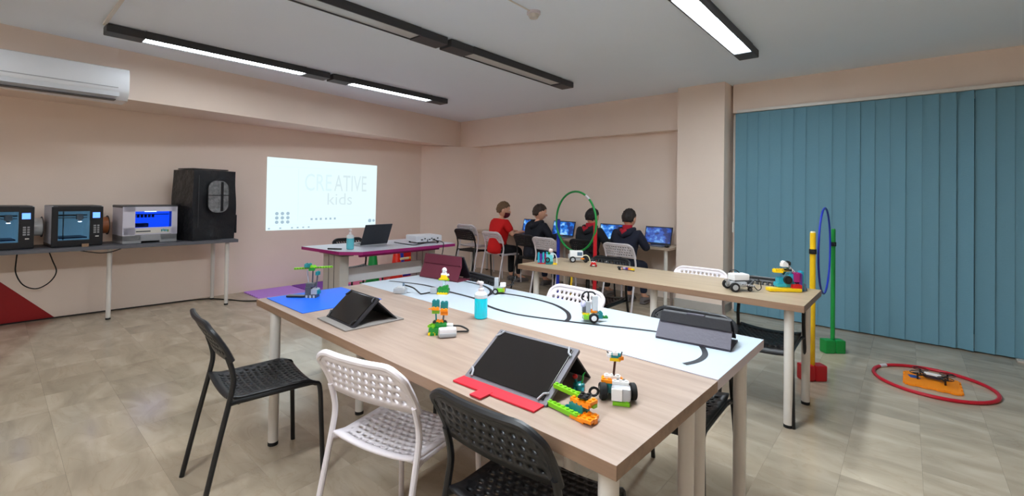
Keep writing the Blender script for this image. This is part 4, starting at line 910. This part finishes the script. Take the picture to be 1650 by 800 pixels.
# ------------------------------------------------------------------ laptops and projector on the teacher desk
LAPB = mat('laptop_dark', (44, 48, 54), 0.4, noise=0.04)
LAPK = mat('laptop_deck', (120, 122, 128), 0.45, noise=0.03)
def laptop(label, loc, rz, screen, wd=0.36, dp=0.24, tilt=R(105), lid=LAPB, deck=LAPK, group=None):
    """screen faces local -Y"""
    t = thing('laptop', label, 'laptop', loc, rz, group)
    obj('deck', MB().box((0, 0, 0.008), (wd, dp, 0.016), ch=0.004), deck, t)
    kb = MB()
    for j in range(5):
        for i in range(13): kb.box((-wd*0.44+wd*0.88*(i+.5)/13, 0.085-0.026*j, 0.0165), (wd*0.058, 0.020, 0.003))
    obj('keyboard', kb, BLACKP, t)
    obj('touchpad', MB().box((0, -0.075, 0.0163), (0.10, 0.06, 0.001)), DGREY, t)
    T_ = Matrix.Translation((0, dp/2-0.004, 0.014)) @ Matrix.Rotation(-(tilt-PI/2), 4, 'X')
    l = obj('lid', MB().box((0, 0.004, dp*0.48), (wd, 0.008, dp*0.96), M=T_, ch=0.003), lid, t)
    obj('display', MB().box((0, -0.0008, dp*0.49), (wd*0.93, 0.002, dp*0.83), M=T_), screen, l)
    return t
def screen_mat(name, a, b, c, estr):
    m = bpy.data.materials.new(name); m.use_nodes = True; nt = m.node_tree; bs = nt.nodes['Principled BSDF']
    tc = nt.nodes.new('ShaderNodeTexCoord'); mp = nt.nodes.new('ShaderNodeMapping'); mp.inputs['Scale'].default_value = (3.2, 3, 4.4)
    v = nt.nodes.new('ShaderNodeTexNoise'); v.inputs['Scale'].default_value = 3.5; v.inputs['Detail'].default_value = 3
    rp = nt.nodes.new('ShaderNodeValToRGB'); e = rp.color_ramp.elements; rp.color_ramp.interpolation = 'EASE'
    e[0].position, e[0].color = 0.38, (*lin(a), 1); e[1].position, e[1].color = 0.68, (*lin(c), 1); q = e.new(0.52); q.color = (*lin(b), 1)
    nt.links.new(tc.outputs['Object'], mp.inputs[0]); nt.links.new(mp.outputs[0], v.inputs['Vector']); nt.links.new(v.outputs['Fac'], rp.inputs[0])
    nt.links.new(rp.outputs[0], bs.inputs['Emission Color']); bs.inputs['Emission Strength'].default_value = estr
    bs.inputs['Base Color'].default_value = (0.01, 0.01, 0.02, 1); bs.inputs['Roughness'].default_value = 0.2
    return m
S1 = screen_mat('screen_blue', (15, 45, 110), (25, 110, 205), (150, 205, 245), 0.85)
S2 = screen_mat('screen_deep_blue', (10, 30, 95), (25, 75, 170), (90, 150, 220), 0.75)
LG = 'laptops along the back wall'
laptop('open laptop with a blue screen in front of the boy in red', (-4.57, 5.60, 0.7205), R(-4), S1, 0.40, group=LG)
laptop('open laptop with a blue screen behind the blue pole, before the boy in dark hoodie', (-3.96, 5.60, 0.7205), R(-4), S1, 0.42, group=LG)
laptop('open laptop with a bright blue screen right of the boy behind the red pole', (-3.12, 5.57, 0.7205), R(-4), S1, 0.42, group=LG)
laptop('open laptop with a deep blue screen at the right end of the desk', (-2.46, 5.58, 0.7205), R(-5), S2, 0.38, group=LG)
tag(obj('computer_mouse', MB().ball((0, 0, 0.0), 0.03, 12, sc=(1, 1.6, 0.6)), BLACKP, None, (-2.235, 5.50, 0.738), (0, 0, 0.2)), 'black computer mouse at the right end of the desk by the back wall', 'mouse')
laptop('dark laptop seen from behind on the purple-edged desk', (-4.56, 2.79, 0.7605), R(-90+4), S2, 0.35, 0.25, R(112), deck=mat('laptop_silver', (170, 172, 176), 0.4, noise=0.02))
p = thing('projector', 'white video projector with cables on the right end of the purple-edged desk', 'projector', (-4.33, 3.40, 0.7605), R(-8))
obj('body', MB().box((0, 0, 0.055), (0.26, 0.34, 0.075), ch=0.016), mat('projector_white', (216, 216, 222), 0.35, noise=0.02), p)
obj('lens', MB().cyl((-0.125, 0.06, 0.055), (-0.15, 0.06, 0.055), 0.035, 0.03, 20), BLACKP, p)
for sx in (-0.1, 0.1):
    for sy in (-0.13, 0.13): obj('foot', MB().cyl((sx, sy, 0), (sx, sy, 0.02), 0.012, None, 10), BLACKP, p)
q = MB()
for i, yy in enumerate((-0.10, -0.06, 0.0, 0.03, 0.06, 0.11)): q.box((0.131, yy, 0.045+0.012*(i % 2)), (0.003, 0.026-0.006*(i % 2), 0.014))
obj('ports', q, DGREY, p)
cable(p, [(0.132, 0.06, 0.05), (0.16, 0.08, 0.02), (0.20, 0.06, 0.004)], 0.004)
tag(obj('video_cable', MB().tube(smooth_path([(-4.52, 3.12, 0.766), (-4.30, 3.10, 0.766), (-4.12, 3.12, 0.768), (-4.10, 3.26, 0.79), (-4.175, 3.33, 0.81)], 6), 0.005, 6), CABLE), 'black video cable between the dark laptop and the white projector', 'cable')
tag(obj('power_cable', MB().tube(smooth_path([(-4.19, 3.42, 0.80), (-4.02, 3.42, 0.79), (-3.975, 3.40, 0.74), (-3.98, 3.36, 0.60), (-4.02, 3.22, 0.40), (-4.05, 3.10, 0.15), (-4.07, 3.05, 0.008)], 6), 0.005, 6), CABLE), 'black power cable falling from the projector over the purple desk edge', 'cable')

# ------------------------------------------------------------------ hoop gates
def ring_pts(r_, n=48): return [(r_*math.cos(2*PI*i/n), 0, r_*math.sin(2*PI*i/n)) for i in range(n)]
def hoop(name, label, m, loc, rz, r_, th, tilt=0, tape=None):
    t = thing(name, label, 'hoop', loc, 0, None); t.rotation_euler = (tilt, 0, rz)
    obj('ring', MB().tube(ring_pts(r_), th, 10, True), m, t)
    if tape is not None:
        a = [tape+R(12)*k/4 for k in range(5)]
        obj('joint_sleeve', MB().tube([(r_*math.cos(x), 0, r_*math.sin(x)) for x in a], th*1.12, 10), WHITEP, t)
    return t
def pole(label, loc, h, m, rad=0.018, base=None, clipm=None, lean=(0, 0), clipz=None):
    t = thing('hoop_pole', label, 'pole', loc, 0, 'hoop gate poles')
    obj('shaft', MB().cyl((0, 0, 0.05), (lean[0], lean[1], h-0.01), rad, rad, 16), m, t)
    obj('cap', MB().cyl((lean[0], lean[1], h-0.01), (lean[0], lean[1], h), rad*0.98, rad*0.8, 16), L_('cream', (220, 210, 170)) if m is PYL else BLACKP if m is PBL else m, t)
    if base:
        bm_, rzb = base; b = MB()
        b.box((-0.046, 0, 0.058), (0.085, 0.085, 0.116), ch=0.012); b.box((0.046, 0, 0.058), (0.085, 0.085, 0.116), ch=0.012); b.box((0, 0, 0.055), (0.03, 0.07, 0.09))
        o = obj('weighted_base', b, bm_, t); o.rotation_euler = (0, 0, rzb)
    if clipz:
        b = MB().cyl((lean[0]*clipz/h, lean[1]*clipz/h, clipz-0.018), (lean[0]*clipz/h, lean[1]*clipz/h, clipz+0.018), rad+0.006, None, 12)
        b.box((lean[0]*clipz/h, lean[1]*clipz/h, clipz), (0.03, rad*2+0.05, 0.016))
        obj('clip', b, BLACKP, t)
    return t
pole('green pole in a green weighted base before the blinds', (-0.49, 4.88, 0), 1.085, PG, 0.0165, (PG, R(41)), clipz=0.95)
pole('yellow pole in a red weighted base beside the pale oak table', (-0.53, 4.035, 0), 1.10, PYL, 0.019, (PRD, R(41)), clipz=0.95)
hoop('hoop', 'thin blue hoop standing between the yellow and green poles', PBL, (-0.505, 4.46, 0.925), R(90), 0.345, 0.0075)
pole('blue pole of the back hoop gate beyond the pale oak table', (-3.155, 4.49, 0), 1.06, PBL, 0.02, (PBL, R(20)))
pole('red pole of the back hoop gate before a seated boy', (-2.545, 4.31, 0), 1.06, PRD, 0.021, (PRD, R(20)))
hoop('hoop', 'green hoop standing between the blue and red poles', PG, (-2.85, 4.385, 1.05), R(-16), 0.34, 0.012, tape=R(48))
hoop('hoop', 'yellow hoop hanging low between the blue and red poles', PYL, (-2.90, 4.36, 0.42), R(-62), 0.24, 0.012)
h3 = hoop('hoop', 'red hoop lying flat on the floor around the drone', mat('floor_hoop_red', (186, 18, 40), 0.35, noise=0.03), (0.143, 4.565, 0.012), 0, 0.338, 0.012, tilt=R(90), tape=R(205))

# ------------------------------------------------------------------ drone on an orange mat
b = MB().box((0, 0, 0.009), (0.30, 0.31, 0.016), ch=0.004)
for i in range(4):
    for sg in (-1, 1): b.box((-0.112+0.075*i, sg*0.158, 0.009), (0.038, 0.014, 0.013)); b.box((sg*0.153, -0.112+0.075*i, 0.009), (0.014, 0.038, 0.013))
tag(obj('foam_mat', b, mat('foam_orange', (245, 140, 10), 0.6, noise=0.04), None, (0.14, 4.562, 0.0003), (0, 0, R(0))), 'orange foam mat inside the red floor hoop, under the drone', 'mat')
d = thing('drone', 'small white and black quadcopter drone on the orange mat', 'drone', (0.145, 4.60, 0.0175), R(-8))
obj('body', MB().box((0, 0, 0.026), (0.105, 0.042, 0.026), ch=0.010), mat('drone_navy', (26, 32, 52), 0.35, noise=0.04), d)
obj('shell', MB().box((0, 0, 0.040), (0.095, 0.04, 0.014), ch=0.006), LWHITE, d)
obj('camera', MB().cyl((0.052, 0, 0.024), (0.060, 0, 0.024), 0.008, None, 12), BLACKP, d)
for sx in (-1, 1):
    for sy in (-1, 1):
        a = obj('arm', MB().bar((sx*0.04, sy*0.012, 0.028), (sx*0.075, sy*0.06, 0.028), 0.010).cyl((sx*0.075, sy*0.06, 0.0), (sx*0.075, sy*0.06, 0.045), 0.006, None, 8), LBLK, d)
        obj('rotor', MB().box((sx*0.075, sy*0.06, 0.047), (0.066, 0.008, 0.002), 0.5*sx*sy+0.3), DGREY, a)
        obj('rotor_guard', MB().tube([(sx*0.075+0.044*math.cos(k*PI/10), sy*0.06+0.044*math.sin(k*PI/10), 0.046) for k in range(20)], 0.0028, 6, True).bar((sx*0.075, sy*0.06, 0.04), (sx*0.106, sy*0.09, 0.045), 0.004), LBLK, a)
obj('blue_sticker', MB().box((-0.10, -0.02, 0.0003), (0.06, 0.07, 0.0006), 0.4), mat('sticker_blue', (40, 80, 160), 0.4, noise=0.05), d)

# ------------------------------------------------------------------ children at the computers
SKIN = mat('skin', (222, 168, 140), 0.5, noise=0.03)
def child(label, loc, rz, hair_rgb, top_m, sleeves, turn=0.0, lean=0.0, hood=None, mask=None, collar=None, s=1.0, trouser=(28, 30, 42), bulk=1.0, reach=(0.12, 0.12)):
    t = thing('person', label, 'person', loc, rz)
    B = bulk
    def tr(p): return (p[0]*s, p[1]*s, 0.46+(p[2]-0.46)*s)
    lx = lean
    pel, wai, che, nb, nt_ = (0, 0, 0.53), (0, 0.02, 0.66), (lx*0.5, 0.05, 0.82), (lx, 0.06, 0.945), (lx, 0.075, 1.01)
    hc = (lx, 0.10, 1.095)
    def arm(sx):
        return [(lx+sx*0.135*B, 0.05, 0.90), (lx+sx*0.20*B, 0.12, 0.73), (sx*reach[0 if sx < 0 else 1], 0.36, 0.765)]
    def skel(part):
        V, E = [], []
        def add(p, r_): V.append((*tr(p), (r_[0]*s, r_[1]*s) if isinstance(r_, tuple) else r_*s)); return len(V)-1
        if part == 'body':
            a = add(pel, 0.08*B); b_ = add(wai, 0.09*B); c = add(che, 0.10*B); d_ = add(nb, 0.05); e = add(nt_, 0.042); E += [(a, b_), (b_, c), (c, d_), (d_, e)]
            for sx in (-1, 1):
                h, k, an, to = add((sx*0.075, 0.02, 0.50), 0.07), add((sx*0.10, 0.34, 0.49), 0.052), add((sx*0.10, 0.34, 0.10), 0.035), add((sx*0.11, 0.46, 0.045), 0.028)
                E += [(a, h), (h, k), (k, an), (an, to)]
                A = arm(sx); i0, i1, i2 = add(A[0], 0.045), add(A[1], 0.034), add(A[2], 0.023); E += [(c, i0), (i0, i1), (i1, i2)]
                pm = add((A[2][0]*0.92, A[2][1]+0.045, 0.760), (0.026, 0.014)); E.append((i2, pm))
                for f_ in range(4):
                    o_ = (-0.024+0.016*f_); f1 = add((A[2][0]*0.92+o_, A[2][1]+0.075, 0.765), 0.0075); f2 = add((A[2][0]*0.92+o_*1.1, A[2][1]+0.108-abs(o_)*0.3, 0.752), 0.006); E += [(pm, f1), (f1, f2)]
                th = add((A[2][0]*0.92-sx*0.034, A[2][1]+0.05, 0.758), 0.008); th2 = add((A[2][0]*0.92-sx*0.046, A[2][1]+0.074, 0.752), 0.0065); E += [(pm, th), (th, th2)]
        elif part == 'top':
            z0 = add((0, -0.03, 0.435), 0.118*B); a = add((0, -0.025, 0.50), 0.132*B); E.append((z0, a)); b_ = add(wai, 0.122*B); c = add(che, (0.125*B, 0.10*B)); d_ = add((nb[0], nb[1]-0.005, 0.935), 0.068); E += [(a, b_), (b_, c), (c, d_)]
            for sx in (-1, 1):
                A = arm(sx); i0, i1 = add(A[0], 0.064*B), add(A[1], 0.048*B)
                if sleeves: i2 = add(A[2], 0.034); E += [(c, i0), (i0, i1), (i1, i2)]
                else:
                    mid = tuple(A[0][k_]*0.25+A[1][k_]*0.75 for k_ in range(3)); V[i1] = (*tr(mid), 0.054*s); E += [(c, i0), (i0, i1)]
        elif part == 'legs':
            a = add((0, 0.02, 0.515), 0.085*B)
            for sx in (-1, 1):
                h, k, an = add((sx*0.078, 0.06, 0.51), 0.074*B), add((sx*0.10, 0.345, 0.50), 0.062), add((sx*0.10, 0.34, 0.11), 0.046); E += [(a, h), (h, k), (k, an)]
        return skin_mesh(V, E)
    Hm = Matrix.Translation(tr(hc)) @ Matrix.Rotation(turn, 4, 'Z') @ Matrix.Rotation(R(-10), 4, 'X') @ Matrix.Diagonal((s*1.06, s*1.06, s*1.06, 1))
    b_ = MB().mesh(skel('body'))
    # head with face, joined into the same continuous body mesh
    hm = bmesh.new(); bmesh.ops.create_uvsphere(hm, u_segments=24, v_segments=18, radius=1)
    for v in hm.verts:
        p = v.co; x_, y_, z_ = p.x*0.076, p.y*0.093, p.z*0.108
        if p.z < 0: x_ *= 1-0.22*(-p.z)**1.5; y_ = y_*(1-0.12*(-p.z)) + (0.012*(-p.z) if p.y > 0 else 0.022*(-p.z))
        if p.y > 0.9 and -0.35 < p.z < 0.1: y_ += 0.014*(1-abs(p.z+0.15)/0.3 if abs(p.z+0.15) < 0.3 else 0)
        v.co = Vector((x_, y_, z_))
    b_.bm(hm, 0, Hm)
    b_.ball((0, 0.100, -0.020), 0.012, 8, 0, Hm, (0.8, 1.2, 1.3))
    for sx in (-1, 1): b_.ball((sx*0.077, -0.004, -0.012), 0.02, 10, 0, Hm, (0.4, 0.8, 1.25))
    body = obj('body', b_, SKIN, t, smooth=1.2)
    for sx in (-1, 1): obj('eye', MB().ball((sx*0.03, 0.080, 0.004), 0.011, 8, 0, Hm), LWHITE, body)
    obj('mouth', MB().box((0, 0.088, -0.056), (0.034, 0.008, 0.007), M=Hm, ch=0.002), mat('lips', (180, 100, 92), 0.5, noise=0.02), body)
    # hair: cap over the back, top and sides, with a fringe
    hr = bmesh.new(); bmesh.ops.create_uvsphere(hr, u_segments=32, v_segments=24, radius=1); rr = random.Random(len(label))
    dele = []
    for v in hr.verts:
        p = v.co.copy()
        lim = (-0.58 if p.y < -0.35 else -0.58+(p.y+0.35)*1.15) if p.y < 0.2 else 0.05+(p.y-0.2)*0.62
        if p.z < lim: dele.append(v)
        k = 1.0+0.05*math.sin(p.x*17+p.z*13)*math.sin(p.y*15+p.x*9)+rr.uniform(-0.025, 0.025)+0.05*max(0, p.z)*max(0, p.y+0.3)
        v.co = Vector((p.x*0.081*k, p.y*0.100*k-0.003, p.z*0.114*k+0.004))
        if p.z < 0 and p.y < 0: v.co.x *= 1-0.12*(-p.z); v.co.y *= 1-0.10*(-p.z)
    bmesh.ops.delete(hr, geom=dele, context='VERTS')
    hn = 'hair_%d_%d_%d' % hair_rgb
    ho = obj('hair', MB().bm(hr, 0, Hm), mat(hn, hair_rgb, 0.6, noise=0.35, nscale=60, bump=0.8, bscale=120, stretch=(1, 1, 0.3)), t, smooth=1.2)
    md = ho.modifiers.new('solid', 'SOLIDIFY'); md.thickness = 0.008; md.offset = -1
    obj('trousers', MB().mesh(skel('legs')), mat('trousers_%d' % trouser[0], trouser, 0.85, noise=0.08, bump=0.2, bscale=50), t, smooth=1.2)
    obj('shirt' if not sleeves else 'hoodie', MB().mesh(skel('top')), top_m, t, smooth=1.2)
    for sx in (-1, 1):
        sh = MB().tube([tr((sx*0.10, 0.29, 0.045)), tr((sx*0.10, 0.35, 0.05)), tr((sx*0.108, 0.43, 0.042)), tr((sx*0.112, 0.50, 0.032))], [0.03*s, 0.046*s, 0.042*s, 0.028*s], 12, flat=0.8)
        sh.box(tr((sx*0.107, 0.395, 0.010)), (0.075*s, 0.22*s, 0.018), ch=0.006)
        obj('shoe', sh, mat('shoe_grey', (110, 104, 104), 0.6, noise=0.06), t)
    if hood:
        obj('hood', MB().tube([tr((lx-0.075, 0.09, 0.965)), tr((lx-0.085, 0.04, 0.955)), tr((lx-0.05, -0.035, 0.925)), tr((lx, -0.055, 0.905)), tr((lx+0.05, -0.035, 0.925)), tr((lx+0.085, 0.04, 0.955)), tr((lx+0.075, 0.09, 0.965))], [0.026*s, 0.036*s, 0.045*s, 0.05*s, 0.045*s, 0.036*s, 0.026*s], 12), hood, t)
    if collar:
        c_ = MB().lathe([(0.066*s, -0.02*s), (0.060*s, 0.045*s), (0.052*s, 0.05*s)], 20, tr((lx, 0.055, 0.965)))
        if hood: c_.tube([tr((lx-0.035, -0.052, 0.955)), tr((lx, -0.078, 0.925)), tr((lx+0.035, -0.052, 0.955))], [0.025*s, 0.034*s, 0.025*s], 10)
        obj('hood_lining', c_, collar, t)
    if mask:
        mk = bmesh.new(); bmesh.ops.create_uvsphere(mk, u_segments=20, v_segments=14, radius=1); dd = []
        for v in mk.verts:
            p = v.co.copy()
            if p.y < 0.15 or p.z > 0.35: dd.append(v)
            v.co = Vector((p.x*0.078, p.y*0.108, p.z*0.075-0.048))
        bmesh.ops.delete(mk, geom=dd, context='VERTS'); obj('face_mask', MB().bm(mk, 0, Hm), mask, t, smooth=1.2)
    return t
RED = mat('red_shirt', (205, 14, 14), 0.8, noise=0.05, bump=0.3, bscale=25)
NAV = mat('navy_hoodie', (24, 26, 36), 0.85, noise=0.08, bump=0.35, bscale=25)
NAV2 = mat('black_hoodie', (26, 28, 34), 0.85, noise=0.08, bump=0.35, bscale=25)
NAV3 = mat('dark_navy_hoodie', (22, 26, 44), 0.85, noise=0.08, bump=0.35, bscale=25)
CRIM = mat('crimson_lining', (176, 22, 44), 0.8, noise=0.05)
child('boy with light brown hair in red shirt and dark red face mask', (-4.72, 5.10, 0), R(-12), (112, 84, 58), RED, False, turn=R(-38), mask=mat('dark_red_mask', (92, 18, 30), 0.7, noise=0.04), bulk=1.1, s=1.03, trouser=(24, 24, 28), lean=0.01)
child('boy with dark brown hair in a black hoodie, face turned to the right', (-4.04, 5.13, 0), R(-8), (58, 44, 36), NAV, True, turn=R(-40), hood=NAV, s=1.0, bulk=1.1, trouser=(34, 40, 66), lean=0.02)
child('dark-haired boy in a black hoodie with red lining, behind the red pole', (-3.12, 5.10, 0), R(-2), (34, 26, 26), NAV2, True, turn=R(-12), hood=NAV2, collar=CRIM, s=0.96, bulk=1.15, trouser=(24, 24, 30))
child('rightmost boy with short black hair in a navy hoodie with red lining', (-2.57, 5.06, 0), R(2), (40, 32, 30), NAV3, True, turn=R(-8), hood=NAV3, collar=CRIM, s=0.97, bulk=1.12, trouser=(26, 32, 52))
